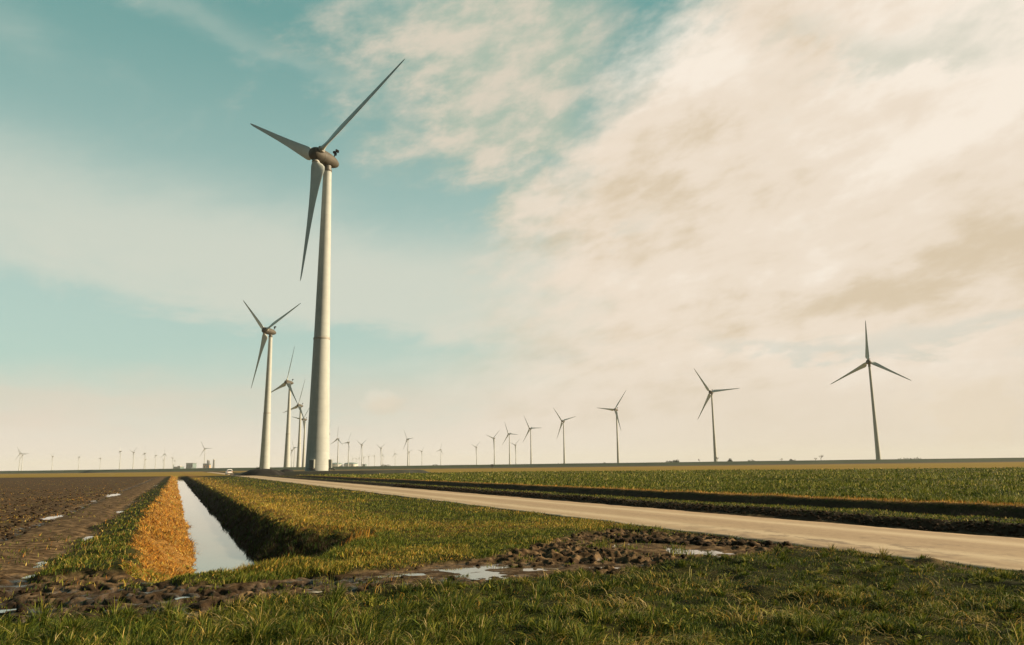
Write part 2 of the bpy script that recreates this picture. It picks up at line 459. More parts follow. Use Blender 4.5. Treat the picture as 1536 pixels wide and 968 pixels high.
# ------------------------------------------------------------------ vegetation
def leaf_material():
    m, t, p = new_mat('grass_blade')
    a = t.node('ShaderNodeAttribute', attribute_name='tint').outputs['Color']
    t.set(p.inputs['Base Color'], a)
    p.inputs['Roughness'].default_value = .6
    p.inputs['Specular IOR Level'].default_value = .12
    tr = t.node('ShaderNodeBsdfTranslucent'); t.set(tr.inputs[0], a)
    mx = t.node('ShaderNodeMixShader'); mx.inputs[0].default_value = .24
    out = next(n for n in t.n if n.type == 'OUTPUT_MATERIAL')
    t.l.new(p.outputs[0], mx.inputs[1]); t.l.new(tr.outputs[0], mx.inputs[2]); t.l.new(mx.outputs[0], out.inputs[0])
    return m

def sample_fan(n, r0, r1, a0=-39, a1=39, power=1.0):
    """points over the ground, thinning with distance"""
    az = np.radians(RNG.uniform(a0, a1, n)); u = RNG.uniform(0, 1, n)
    i0, i1 = r0 ** -power, r1 ** -power
    r = (i0 + (i1 - i0) * u) ** (-1 / power)
    return r * np.sin(az), r * np.cos(az)

def blades(name, x, y, hgt, wid, tint, lean, leandir, mat, label, cat, droop=.6, z=None, seg=2):
    n = len(x)
    if z is None: z = height(x, y)
    face = RNG.uniform(0, 2 * pi, n)
    fx, fy = np.cos(face), np.sin(face)
    lx, ly = np.cos(leandir), np.sin(leandir)
    V = []
    for k in range(seg + 1):
        t = k / seg
        off = hgt * lean * (t ** 1.8)
        up = hgt * (t - lean * droop * t ** 2.4 * .55)
        cx = x + lx * off; cy = y + ly * off; cz = z - .012 + up
        if k < seg:
            w = wid * (1 - .35 * t) * .5
            V.append(np.stack([cx - fx * w, cy - fy * w, cz], -1)); V.append(np.stack([cx + fx * w, cy + fy * w, cz], -1))
        else: V.append(np.stack([cx, cy, cz], -1))
    nvb = 2 * seg + 1
    v = np.stack(V, 1).reshape(-1, 3)
    tri = []
    for k in range(seg - 1): tri += [(2 * k, 2 * k + 1, 2 * k + 3), (2 * k, 2 * k + 3, 2 * k + 2)]
    tri.append((2 * seg - 2, 2 * seg - 1, 2 * seg))
    tri = np.array(tri)
    f = (np.arange(n)[:, None, None] * nvb + tri[None]).reshape(-1, 3)
    o = np_mesh(name, v, f, mat, 3, dict(tint=np.repeat(tint, nvb, 0)))
    tag(o, label, cat, kind='stuff')
    return o

def palette(n, cols, w, jitter=.25):
    cols = np.array(cols); w = np.asarray(w, float)
    if w.ndim == 1:
        idx = RNG.choice(len(cols), n, p=w / w.sum())
    else:
        w = w / w.sum(1, keepdims=True); c = np.cumsum(w, 1); idx = (RNG.uniform(0, 1, n)[:, None] > c).sum(1).clip(0, len(cols) - 1)
    return np.clip(cols[idx] * np.exp(RNG.normal(0, jitter, n))[:, None], 0.004, .8)

GREEN_D = (.030, .052, .009); GREEN = (.085, .118, .016); OLIVE = (.20, .20, .028); STRAW = (.42, .31, .085)
GOLD = (.50, .27, .045); RUST = (.34, .145, .024); PALE = (.46, .36, .17)

def build_vegetation():
    lm = leaf_material()
    # --- lush foreground turf with drooping tufts
    x, y = sample_fan(640000, 4.8, 27, -44, 44)
    m = masks(x, y)
    bare = np.clip(m['mud'] + m['head'] + m['soil'], 0, 1)
    cl = fbm(x, y, 1.7, 3, 90); cl2 = fbm(x, y, .55, 3, 95)
    keep = (m['s'] < 11.72 + m['n1'] * .4) & (m['end'] < .12) & (m['bank'] < .4) & (y < m['yS'] + 1.0) 
    keep &= (.10 + .95 * fbm(x, y, 2.4, 3, 201)) * RNG.uniform(.8, 1.2, len(x)) > bare * .85
    worn = ss(cl2, .56, .70) * .4
    keep &= RNG.uniform(0, 1, len(x)) > worn
    keep &= RNG.uniform(0, 1, len(x)) < .5 + 1.0 * ss(cl, .3, .55)
    x, y, cl, cl2 = x[keep], y[keep], cl[keep], cl2[keep]; n = len(x)
    tuft = ss(cl, .42, .68)
    left = ss(-x, -1.5, 2.5) * (1 - ss(y, 9.4, 11))       # tall rough grass in the lower left and centre
    h = (.035 + .045 * tuft + .05 * left * tuft) * RNG.uniform(.55, 1.35, n)
    w0 = np.clip(.5 - 1.0 * (cl - .5), .1, 1)
    strw = .07 + .30 * ss(fbm(x, y, .9, 3, 99), .52, .68)
    W = np.stack([.60 + 0 * w0, .34 + 0 * w0, .10 + 0 * w0, strw * .5, strw * .2], -1)
    tint = palette(n, [GREEN_D, GREEN, OLIVE, STRAW, GOLD], W)
    blades('foreground_grass', x, y, h, RNG.uniform(.004, .0085, n) * (1 + y / 40), tint, RNG.uniform(.15, 1.0, n),
           RNG.normal(.4, 1.3, n), lm, 'lush dark green tufted grass along the bottom of the picture in front of the muddy track', 'grass', seg=2)
    # --- tussocks: each a spray of blades leaning out from its own heart
    cx, cy = sample_fan(5600, 4.6, 26, -44, 44, power=.9); mm = masks(cx, cy)
    dn = fbm(cx, cy, .5, 3, 210)
    ok = (mm['mud'] < .25 + .3 * dn) & (mm['head'] < .4) & (mm['soil'] < .3) & (mm['s'] < 11.4) & (cy < mm['yS'] + .7) & (mm['end'] < .1) & (RNG.uniform(0, 1, len(cx)) < .25 + 1.2 * ss(dn, .35, .6))
    cx, cy, dn = cx[ok], cy[ok], dn[ok]; nt = len(cx)
    per = np.clip(RNG.normal(85, 35, nt), 25, 170).astype(int)
    lf = ss(-cx, -2.5, 1.5) * (1 - ss(cy, 9.6, 12))
    rad = RNG.uniform(.04, .15, nt) * (1 + .4 * lf); hh = np.exp(RNG.normal(-2.35, .35, nt)) * (1 + .7 * lf); dryt = (RNG.uniform(0, 1, nt) < .16).astype(float) + .35 * RNG.uniform(0, 1, nt)
    I = np.repeat(np.arange(nt), per); n = len(I); rr_ = np.abs(RNG.normal(0, .6, n)); th = RNG.uniform(0, 2 * pi, n)
    x = cx[I] + rad[I] * rr_ * np.cos(th); y = cy[I] + rad[I] * rr_ * np.sin(th)
    W = np.stack([.30 + 0 * rr_, .50 + 0 * rr_, .22 + .25 * dryt[I], .10 * dryt[I] + .30 * (dryt[I] > .9) , .04 + .10 * (dryt[I] > .9)], -1)
    ldir = th + RNG.normal(0, .5, n); wx = np.cos(ldir) + .55; wy = np.sin(ldir) - .1
    blades('grass_tussocks', x, y, hh[I] * RNG.uniform(.5, 1.25, n), RNG.uniform(.0045, .0085, n) * (1 + y / 45), palette(n, [GREEN_D, GREEN, OLIVE, STRAW, PALE], W, .22),
           np.clip(.25 + rr_ * .7 + RNG.normal(0, .15, n), .1, 1.5), np.arctan2(wy, wx), lm, 'dense green tussocks standing out of the near turf with dark hollows between them', 'grass', droop=1.0, seg=3)
    # --- long bleached strands drooping over the near grass
    x, y = sample_fan(30000, 5.0, 12.5, -44, 44)
    m = masks(x, y); c = fbm(x, y, 1.1, 2, 120)
    keep = (c > .52) & (m['mud'] < .3) & (m['head'] < .3) & (m['soil'] < .2) & (RNG.uniform(0, 1, len(x)) < .45 + .5 * (x < 2.5))
    x, y = x[keep], y[keep]; n = len(x)
    hc = fbm(x, y, 1.3, 1, 130)
    blades('long_grass', x, y, RNG.uniform(.16, .34, n), RNG.uniform(.004, .007, n), palette(n, [STRAW, PALE, OLIVE, GOLD], [.35, .35, .2, .1]),
           RNG.uniform(.7, 1.5, n), (hc * 7).astype(int) * .9 + RNG.normal(0, .35, n), lm,
           'long bleached grass strands bending over in the nearest green turf', 'grass', droop=1.2, seg=4)
    # --- broad leaved weeds in rosettes
    cx, cy = sample_fan(520, 6.6, 20, -38, 39); mm = masks(cx, cy)
    ok = (mm['mud'] < .3) & (mm['head'] < .3) & (mm['soil'] < .2) & (mm['s'] < 11.3) & (cy < mm['yS'] + .5); cx, cy = cx[ok], cy[ok]
    per = 16; x = np.repeat(cx, per) + RNG.normal(0, .03, len(cx) * per); y = np.repeat(cy, per) + RNG.normal(0, .03, len(cx) * per); n = len(x)
    blades('broadleaf_weeds', x, y, RNG.uniform(.06, .15, n), RNG.uniform(.016, .032, n), palette(n, [(.10, .13, .018), OLIVE, (.24, .22, .03)], [.5, .3, .2], .2),
           RNG.uniform(.5, 1.2, n), RNG.uniform(0, 6.28, n), lm, 'small yellow green broad leaved weeds dotted through the near turf', 'weeds', droop=1.0, seg=3)
    # --- verge between the ditch and the road
    x, y = sample_fan(560000, 11.5, 190, power=.9)
    m = masks(x, y); bare = np.clip(m['mud'] + m['head'] + m['soil'], 0, 1); sd = m['sd']
    keep = (m['s'] < 11.75 + m['n1'] * .5) & (y >= m['yS'] + 1.0) & (m['bank'] < .5) & (sd > -2.5)
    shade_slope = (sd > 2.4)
    keep &= (m['end'] < .5) | (sd > 2.28)
    keep &= (.10 + .95 * fbm(x, y, 2.4, 3, 201)) * RNG.uniform(.8, 1.2, len(x)) > bare * .85
    keep &= RNG.uniform(0, 1, len(x)) > .6 * ss(m['s'] + m['n1'] * .7, 11.2, 11.8)
    x, y = x[keep], y[keep]; m = {k: v[keep] for k, v in m.items()}; n = len(x); sd = m['sd']
    d = np.hypot(x, y)
    sw = m['sdw']
    gold = np.clip((1 - ss(sw + m['n1'] * 3, 4.2, 9.0)) * ss(sw, 3.3, 3.8), 0, 1) * .68 * ss(m['a'] + m['n1'] * 4, 17.5, 24) + .45 * ss(fbm(x, y, .30, 4, 140), .5, .62)
    green = np.clip(1.2 - gold, .1, 1.2)
    slope = ((sd > 2.3) & (sw < 3.45) & (m['end'] > .5)).astype(float)  # shaded ditch bank: its darkness is put into the blade tint
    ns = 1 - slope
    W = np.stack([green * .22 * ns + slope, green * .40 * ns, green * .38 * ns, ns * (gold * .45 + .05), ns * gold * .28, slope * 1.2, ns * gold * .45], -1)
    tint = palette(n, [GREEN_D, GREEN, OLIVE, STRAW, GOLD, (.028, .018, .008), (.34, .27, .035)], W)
    h = (.05 + .06 * ss(fbm(x, y, 1.3, 3, 150), .4, .7) + .06 * slope) * RNG.uniform(.6, 1.4, n)
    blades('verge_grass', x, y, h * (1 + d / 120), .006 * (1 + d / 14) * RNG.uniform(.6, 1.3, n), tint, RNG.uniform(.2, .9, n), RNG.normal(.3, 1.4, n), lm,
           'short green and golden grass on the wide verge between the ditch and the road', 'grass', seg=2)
    # --- orange dry bank left of the ditch
    x, y = sample_fan(420000, 12.5, 270, -34, -10, power=.8)
    m = masks(x, y)
    keep = (RNG.uniform(0, 1, len(x)) < m['bank'] * (.35 + 1.0 * ss(fbm(x, y, 2.2, 3, 167), .3, .5))) & (m['sd'] < 1.15)
    x, y = x[keep], y[keep]; n = len(x); d = np.hypot(x, y)
    hc = fbm(x, y, .8, 3, 160)
    green_spot = ss(fbm(x, y, .7, 3, 165), .60, .70)
    W = np.stack([.34 + 0 * d, .40 + 0 * d, .09 + 0 * d, green_spot * 1.0, .02 + 0 * d, .14 + 0 * d], -1)
    tint = palette(n, [GOLD, RUST, STRAW, OLIVE, PALE, (.10, .045, .014)], W, .3)
    blades('dry_reed_grass', x, y, (.05 + .24 * hc * ss(fbm(x, y, 1.6, 2, 168), .25, .7)) * RNG.uniform(.6, 1.5, n) * (1 + d / 200), .0075 * (1 + d / 16) * RNG.uniform(.6, 1.3, n), tint,
           RNG.uniform(.6, 1.4, n), RNG.normal(2.4, 1.2, n), lm, 'orange brown dead grass matted over the left bank of the water filled ditch', 'dry grass', droop=1.1, seg=3)
    # standing reeds in the dark corner at the end of the ditch
    n = 900
    t = RNG.uniform(0, 1, n) ** .8; x = -4.75 + t * 1.45 + RNG.normal(0, .07, n); y = 16.5 + t * 2.0 + RNG.normal(0, .16, n)
    blades('standing_reeds', x, y, RNG.uniform(.07, .20, n) + .25 * (RNG.uniform(0, 1, n) > .9), RNG.uniform(.008, .014, n), palette(n, [GOLD, STRAW, RUST], [.5, .25, .25]),
           RNG.uniform(.05, .5, n), RNG.normal(.2, 1.0, n), lm, 'upright straw coloured reeds in the dark corner at the end of the ditch', 'reeds', seg=3)
    # --- grass creeping over the headland, the ditch end and the far verge
    x, y = sample_fan(230000, 11, 120, -36, -8, power=.9)
    m = masks(x, y)
    g = ss(m['sd'] + m['n1'] * 1.4, -2.6, -1.7) * (1 - ss(m['sd'], -1.1, -.8)) + .16 * ss(fbm(x, y, .9, 3, 170), .50, .62) * (m['sd'] > -5) * (1 + 2.2 * (1 - ss(y, 13, 20)))
    g = g * (.25 + .75 * ss(fbm(x, y, .8, 3, 175), .38, .58))
    g = g * .6
    keep = (RNG.uniform(0, 1, len(x)) < g) & (y > m['yS'] + .8) & ((m['mud'] < .5) | (RNG.uniform(0, 1, len(x)) < .1))
    x, y = x[keep], y[keep]; n = len(x); d = np.hypot(x, y)
    blades('headland_grass', x, y, RNG.uniform(.04, .13, n), .006 * (1 + d / 14) * RNG.uniform(.6, 1.3, n), palette(n, [GREEN_D, GREEN, OLIVE, STRAW, RUST], [.38, .26, .2, .1, .06]),
           RNG.uniform(.2, .9, n), RNG.normal(.3, 1.5, n), lm, 'green grass creeping along the foot of the orange bank beside the muddy field track', 'grass')
    # --- verge and ditch slopes beyond the road
    x, y = sample_fan(300000, 14, 220, -24, 38, power=.8)
    m = masks(x, y); s = m['s']
    keep = (s > 17.2) & (s < 26.9) & ((s < 21.0) | (s > 24.0)) & (RNG.uniform(0, 1, len(x)) < ss(s + m['n1'] * .5, 17.1, 17.6))
    x, y, s, nn = x[keep], y[keep], s[keep], m['n1'][keep]; n = len(x); d = np.hypot(x, y)
    lip = ss(s + nn * .5, 25.8, 26.05)
    dk = np.maximum(ss(s, 23.8, 24.2) * (1 - ss(s + nn * .5, 25.75, 26.0)), 1 - ss(s, 17.4, 17.75)); dl = 1 - dk  # dk: shade of the bank faces, put into the blade colours
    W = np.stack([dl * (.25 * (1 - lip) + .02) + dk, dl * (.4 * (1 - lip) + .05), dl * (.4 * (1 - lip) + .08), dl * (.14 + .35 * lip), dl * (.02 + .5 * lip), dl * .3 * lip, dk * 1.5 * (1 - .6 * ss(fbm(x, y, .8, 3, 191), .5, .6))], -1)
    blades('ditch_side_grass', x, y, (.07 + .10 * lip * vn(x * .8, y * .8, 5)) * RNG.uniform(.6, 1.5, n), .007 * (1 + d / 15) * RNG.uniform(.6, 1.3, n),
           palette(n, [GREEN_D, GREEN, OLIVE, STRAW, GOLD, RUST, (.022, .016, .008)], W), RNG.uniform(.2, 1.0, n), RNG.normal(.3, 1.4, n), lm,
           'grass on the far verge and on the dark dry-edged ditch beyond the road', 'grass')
    # --- low crop on the right hand field
    x, y = sample_fan(520000, 24, 250, -20, 38, power=.75)
    m = masks(x, y)
    c = fbm(x, y, 1.1, 3, 180); rows = .5 + .5 * np.sin((m['s'] + m['n2'] * 2) * 2 * pi / .5)
    tram = np.minimum(np.abs((m['s'] + m['n2'] * .6 - 33) % 18 - 9), np.abs((m['s'] + m['n2'] * .6 - 35) % 18 - 9))
    keep = (RNG.uniform(0, 1, len(x)) < m['crop']) & (RNG.uniform(0, 1, len(x)) < .25 + .9 * ss(c, .3, .6)) & (RNG.uniform(0, 1, len(x)) > .85 * (tram < .3)) & (RNG.uniform(0, 1, len(x)) > .7 * ss(fbm(x, y, .12, 4, 188), .56, .66))
    x, y, c = x[keep], y[keep], c[keep]; n = len(x); d = np.hypot(x, y)
    patch = ss(fbm(x * .35, y, .35, 3, 185), .45, .62)
    W = np.stack([.20 + .35 * (1 - patch), .38 + 0 * c, .30 + .3 * patch, .12 * patch + .03, .02 + 0 * c], -1)
    blades('field_crop', x, y, (.05 + .17 * ss(c, .35, .7) * (.6 + .8 * patch)) * RNG.uniform(.6, 1.35, n) * (1 + d / 300), .014 * (1 + d / 22) * RNG.uniform(.5, 1.4, n),
           palette(n, [GREEN_D, (.095, .12, .016), (.17, .185, .026), (.46, .38, .10), PALE], W, .3), RNG.uniform(.2, .8, n), RNG.normal(.3, 1.5, n), lm,
           'low leafy green crop covering the field beyond the road on the right', 'crop')
    # --- crop stubble on the ploughed field
    x, y = sample_fan(150000, 12, 200, -40, -12, power=.8)
    m = masks(x, y)
    c = fbm(x, y, .5, 3, 190)
    keep = (RNG.uniform(0, 1, len(x)) < m['soil'] * ss(c, .4, .65) * .6)
    x, y = x[keep], y[keep]; n = len(x); d = np.hypot(x, y)
    blades('stubble', x, y, RNG.uniform(.02, .07, n), .010 * (1 + d / 20) * RNG.uniform(.5, 1.4, n), palette(n, [STRAW, OLIVE, GOLD, RUST], [.3, .3, .2, .3]),
           RNG.uniform(.3, 1.4, n), RNG.uniform(0, 6.28, n), lm, 'sparse straw stubble scattered over the dark ploughed field on the left', 'stubble')

def build_clods():
    """broken lumps of earth: one uncountable scatter"""
    # a few rough lump shapes
    import bmesh
    shapes = []
    for k in range(6):
        bm = bmesh.new(); bmesh.ops.create_icosphere(bm, subdivisions=1 + k % 2, radius=1)
        vs = np.array([v.co[:] for v in bm.verts]); fs = np.array([[v.index for v in f.verts] for f in bm.faces]); bm.free()
        r = .5 + .9 * vn(vs[:, 0] * 2.2 + k * 7 + 20, vs[:, 1] * 2.2 + vs[:, 2] * 3.1 + 20, k) + .2 * vn(vs[:, 0] * 5 + 40 + k, vs[:, 2] * 5 + vs[:, 1] * 4 + 40, k + 9)
        shapes.append((vs * r[:, None] * np.array([1, 1, .7]), fs))
    xs, ys, sz = [], [], []
    # churned mud by the road
    x, y = sample_fan(14000, 10.5, 24, -32, 22); m = masks(x, y)
    dens = m['mud'] * (.12 + .9 * ss(x, -.8, 1.6))
    k = RNG.uniform(0, 1, len(x)) < dens * .30
    xs.append(x[k]); ys.append(y[k]); sz.append(RNG.uniform(.015, .04, k.sum()) * (1 + .9 * (RNG.uniform(0, 1, k.sum()) > .88)))
    # ploughed field
    x, y = sample_fan(16000, 12, 90, -40, -14, power=.8); m = masks(x, y)
    k = RNG.uniform(0, 1, len(x)) < m['soil'] * .6
    xs.append(x[k]); ys.append(y[k]); sz.append(RNG.uniform(.02, .07, k.sum()))
    # crumbs along both road edges and the dark verge bank
    al = RNG.uniform(8, 70, 5200); side = RNG.uniform(0, 1, 5200)
    S = np.where(side < .5, 11.62 + RNG.normal(0, .10, 5200), 17.1 + np.abs(RNG.normal(0, .24, 5200)))
    x = .9238 * S - .3829 * al; y = .3829 * S + .9238 * al
    xs.append(x); ys.append(y); sz.append(RNG.uniform(.012, .04, len(x)) * np.where(side < .5, .8, 1.3))
    # lumps beside the big puddle
    x = RNG.uniform(2.2, 5.6, 150); y = 18.3 - (x - 2.2) * .62 + RNG.normal(0, .22, 150)
    xs.append(x); ys.append(y); sz.append(RNG.uniform(.04, .10, 150))
    x = np.concatenate(xs); y = np.concatenate(ys); sz = np.concatenate(sz); z = height(x, y)
    ok = np.ones(len(x), bool)
    for px, py, hl, hw, th, lv in PUD:
        dx = x - px; dy = y - py
        ok &= ((dx * cos(th) + dy * sin(th)) / hl) ** 2 + ((-dx * sin(th) + dy * cos(th)) / hw) ** 2 > 1.2
        ok &= ~((np.abs(dx) < hl) & (dy < 0) & (dy > -hw - .8) & (np.abs(th) < 1.2) & (RNG.uniform(0, 1, len(x)) < .8))
    x, y, z, sz = x[ok], y[ok], z[ok], sz[ok]
    V, F, b = [], [], 0
    for i in range(len(x)):
        vs, fs = shapes[i % 6]; a = i * 2.399; ca, sa = cos(a), sin(a)
        p = vs * sz[i]
        q = np.stack([p[:, 0] * ca - p[:, 1] * sa + x[i], p[:, 0] * sa + p[:, 1] * ca + y[i], p[:, 2] + z[i] + sz[i] * .25], -1)
        V.append(q); F.append(fs + b); b += len(vs)
    mat = simple_mat('clod_soil', (.032, .021, .012), .5, 1.3, .9, .6, 40, spec=.1)
    o = np_mesh('soil_clods', np.concatenate(V), np.concatenate(F), mat, 3)
    tag(o, 'broken clods of brown soil in the churned mud, field and road edges', 'soil clods', kind='stuff')

# ------------------------------------------------------------------ dike, platform, heaps
def build_dike():
    m, t, p = new_mat('dike_turf')
    g = t.node('ShaderNodeNewGeometry').outputs['Position']
    n = t.noise(t.scale(g, (.03, .03, .6)), 1.0, 6, .6); n2 = t.noise(g, .3, 5, .6)
    c = t.mix(t.smooth(n, .35, .65), (.012, .028, .010), (.028, .044, .012))
    c = t.mix(t.smooth(n2, .6, .75, 0, .4), c, (.08, .07, .03))
    z = t.sep(g)[2]
    c = t.mix(t.smooth(z, .2, 1.1, 1, 0), c, (.085, .055, .022))
    t.set(p.inputs['Base Color'], c); p.inputs['Roughness'].default_value = .9
    us = np.arange(-3600, 3400, 14.0)
    prof = [(-16, -.3), (-13, .15), (-4, 3.0), (-2, 3.5), (2, 3.5), (5, 2.8), (14, -.3)]
    base = lambda u: (u, 735 - .285 * u)
    nx, ny = .274, .9617
    vs = []; fs = []
    for i, u in enumerate(us):
        bx, by = base(u)
        for k, (d, h) in enumerate(prof):
            hh = h + (.22 * (vn(np.array([u / 60.]), np.array([k * 1.7]), 3)[0] - .5) + .15 * (vn(np.array([u / 18.]), np.array([k * 3.1]), 5)[0] - .5)) * (h > .1)
            vs.append((bx + nx * d, by + ny * d, hh))
    q = len(prof)
    for i in range(len(us) - 1):
        for k in range(q - 1): fs.append((i * q + k, (i + 1) * q + k, (i + 1) * q + k + 1, i * q + k + 1))
    mb = MB(); mb.add(vs, fs); tag(mb.build('dike', m), kind='structure')

    # gravel and turf platform under the nearest turbine
    pm = simple_mat('platform_turf', (.018, .019, .008), .4, .3, .9)
    n = 72; rings = [(1.16, -.15), (1.08, .25), (1.02, .9), (.97, 1.06), (.6, 1.08), (.05, 1.08)]
    vs = []; fs = []
    for r, h in rings:
        for k in range(n):
            a = 2 * pi * k / n; w = r * (1 + .03 * sin(5 * a) + .02 * sin(11 * a + 1))
            vs.append((26 * w * cos(a), 15 * w * sin(a), h))
    for i in range(len(rings) - 1):
        for k in range(n): fs.append((i * n + k, i * n + (k + 1) % n, (i + 1) * n + (k + 1) % n, (i + 1) * n + k))
    fs.append(tuple((len(rings) - 1) * n + k for k in range(n)))
    mb = MB(); mb.add(vs, fs); o = mb.build('turbine_platform', pm); o.location = (-54, 231, 0)
    tag(o, kind='structure')
    # heaps of dark earth beside the platform
    hm = simple_mat('dark_earth', (.012, .010, .008), .4, 1.2, .95, .5, 4)
    for (x, y, lx, ly, h, lab) in ((-69.3, 216, 6.6, 3.0, 2.1, 'dark earth heap nearest the road beside the tallest turbine, with a steep left end'),
                                   (-64.0, 219, 4.0, 2.6, 1.75, 'rounded dark earth heap just right of the steep heap at the tower foot'),
                                   (-82.5, 247, 7.0, 3.0, .95, 'low dark earth heap right beside the small white car')):
        vs = []; fs = []; n = 40; rg = [1.1, 1.0, .88, .7, .5, .28, .08]
        for i, r in enumerate(rg):
            for k in range(n):
                a = 2 * pi * k / n
                z = h * (1 - r ** 1.7) if i else -.25
                w = 1 + .10 * sin(3 * a + x) + .06 * sin(7 * a)
                z *= .8 + .45 * vn(np.array([r * cos(a) * 2 + 9]), np.array([r * sin(a) * 2 + 9.]), int(h * 10))[0]
                vs.append((lx * r * w * cos(a), ly * r * w * sin(a), z))
        for i in range(len(rg) - 1):
            for k in range(n): fs.append((i * n + k, i * n + (k + 1) % n, (i + 1) * n + (k + 1) % n, (i + 1) * n + k))
        fs.append(tuple((len(rg) - 1) * n + k for k in range(n)))
        mb = MB(); mb.add(vs, fs); o = mb.build('earth_heap', hm); o.location = (x, y, 0)
        tag(o, lab, 'earth heap', 'heaps of dark earth')

# ------------------------------------------------------------------ wind turbines
TILT = R(5); FW = 4.6; HUB = 97.0
def tower_material():
    m, t, p = new_mat('tower_concrete')
    tc = t.node('ShaderNodeTexCoord').outputs['Object']
    z = t.sep(tc)[2]
    n = t.noise(tc, .5, 6, .6); st = t.noise(t.scale(tc, (1, 1, .05)), 1.2, 6, .65)
    c = t.mix(t.smooth(n, .3, .7), (.37, .395, .38), (.42, .445, .425))
    c = t.mix(t.smooth(st, .5, .8, 0, .35), c, (.25, .25, .21))
    fr = t.m('FRACT', t.m('DIVIDE', z, 3.83))
    j = t.m('LESS_THAN', t.m('ABSOLUTE', t.sub(fr, .5)), .013)
    c = t.mix(t.mul(j, .4), c, (.28, .28, .25))
    t.set(p.inputs['Base Color'], c); p.inputs['Roughness'].default_value = .7
    return m

def blade_mesh():
    L = 40.3
    st = [(.000, .95, .95, 1.0, 38), (.018, .98, .98, 1.0, 38), (.030, 1.15, .95, .7, 37), (.045, 1.75, .85, .3, 35), (.065, 2.15, .70, .1, 32), (.10, 2.22, .50, 0, 28),
          (.16, 1.95, .38, 0, 22), (.25, 1.62, .29, 0, 16), (.38, 1.25, .21, 0, 11), (.55, .92, .14, 0, 7), (.72, .68, .095, 0, 4), (.86, .48, .06, 0, 2.5),
          (.94, .36, .04, 0, 2), (.98, .24, .025, 0, 2), (1.0, .07, .012, 0, 2)]
    n = 20; vs = []; fs = []
    for i, (t, hc, th, rd, tw) in enumerate(st):
        a0 = R(-tw); off = (1 - rd)
        for k in range(n):
            a = 2 * pi * k / n
            cx = cos(a); cy = sin(a)
            u = hc * cx
            taper = 1 - (1 - rd) * .55 * (cx * .5 + .5)
            v = th * cy * taper
            u = -(u + off * hc * .42)                # leading edge near the axis
            X = u * cos(a0) - v * sin(a0); Y = u * sin(a0) + v * cos(a0)
            swp = .0
            bend = -.8 * t * t
            vs.append((X + swp, Y + bend, t * L))
    for i in range(len(st) - 1):
        for k in range(n): fs.append((i * n + k, i * n + (k + 1) % n, (i + 1) * n + (k + 1) % n, (i + 1) * n + k))
    fs.append(tuple(range(n))[::-1]); fs.append(tuple((len(st) - 1) * n + k for k in range(n)))
    return vs, fs

def hub_frame():
    return Matrix.Translation((0, 0, HUB)) @ Matrix.Rotation(-TILT, 4, 'X')

def blade_matrix(phase):
    return hub_frame() @ Matrix.Translation((0, -FW, 0)) @ Matrix.Rotation(pi / 2 - phase, 4, 'Y') @ Matrix.Translation((0, 0, 1.55))

def make_turbine(slim, mats, loc, yaw, phase):
    root = empty('wind_turbine', loc, yaw)
    k = .70 if slim else 1.0
    prof = [(3.55 * k, 0), (3.35 * k, 5), (3.12 * k, 12), (2.9 * k, 20), (2.62 * k, 31), (2.42 * k, 39.6)]
    top = [(2.34 * k, 39.6), (2.02 * k, 55), (1.66 * k + .1 * slim, 74), (1.28 * k + .25 * slim, 93.2)]
    mb = MB(); mb.lathe(prof + top, 48 if not slim else 28); mb.build('tower', mats['tower'], root)
    if not slim:
        mb = MB(); mb.lathe([(2.44, 39.2), (2.52, 39.25), (2.52, 39.75), (2.40, 39.85)], 48, cap=False); mb.build('tower_ring', mats['ring'], root)
    mb = MB(); mb.lathe([(1.36, 93.1), (1.40, 93.15), (1.40, 93.75), (1.22, 93.85), (1.22, 95.0)], 28); mb.build('yaw_collar', mats['dark'], root)
    H_ = hub_frame()
    egg = H_ @ Matrix.Rotation(pi / 2, 4, 'X')        # local z -> along -Y (front) after rotation
    # nacelle shell, tail at -z
    pr = []
    for i in range(15):
        t = i / 14.0
        z = -4.5 + t * 6.95; q = (z + 4.5) / 6.95
        r = 2.33 * math.sin(min(1, q * 1.02) ** .62 * pi / 2) ** .85 if q > 0 else .02
        pr.append((max(r, .03), z))
    mb = MB(); mb.lathe(pr, 32); nac = mb.build('nacelle', mats['nacelle'], root, M=egg)
    mb = MB(); mb.lathe([(2.34, 2.40), (2.38, 2.46), (2.38, 2.60), (2.34, 2.66)], 32, cap=False); mb.build('shell_seam', mats['dark'], root, M=egg)
    # spinner: rotates with the blades
    pr = [(2.31, 2.62), (2.36, 3.5), (2.32, 4.5), (2.15, 5.4), (1.85, 6.1), (1.4, 6.65), (.85, 6.95), (.3, 7.05), (.03, 7.06)]
    mb = MB(); mb.lathe(pr, 32); mb.build('spinner', mats['nacelle'], root, M=egg)
    # wind gauge
    mb = MB(); mb.tube((0, 2.3, 1.9), (0, 2.9, 4.3), .18); mb.tube((-.7, 2.8, 4.0), (.7, 2.8, 4.0), .08)
    mb.box((.7, 2.8, 4.25), (.5, 1.1, .8)); mb.box((-.7, 2.8, 4.2), (.6, .6, .7)); mb.box((0, 2.8, 3.4), (.5, .7, .9)); mb.build('wind_gauge', mats['black'], root, M=H_)
    # blades with their collars
    for q in range(3):
        vs, fs = mats['blade_geo']
        mb = MB(); mb.add(vs, fs)
        b = mb.build('blade', mats['blade'], root, M=blade_matrix(phase + q * 2 * pi / 3))
        mb = MB(); mb.lathe([(1.12, .75), (1.2, .8), (1.2, 1.15), (1.0, 1.2)], 24, cap=False); mb.build('blade_collar', mats['ring'], b)
    if slim:
        mb = MB(); mb.box((1.2, -3.0, 1.6), (1.2, .6, 2.2), bev=.06); mb.build('door', mats['dark'], root)
    return root

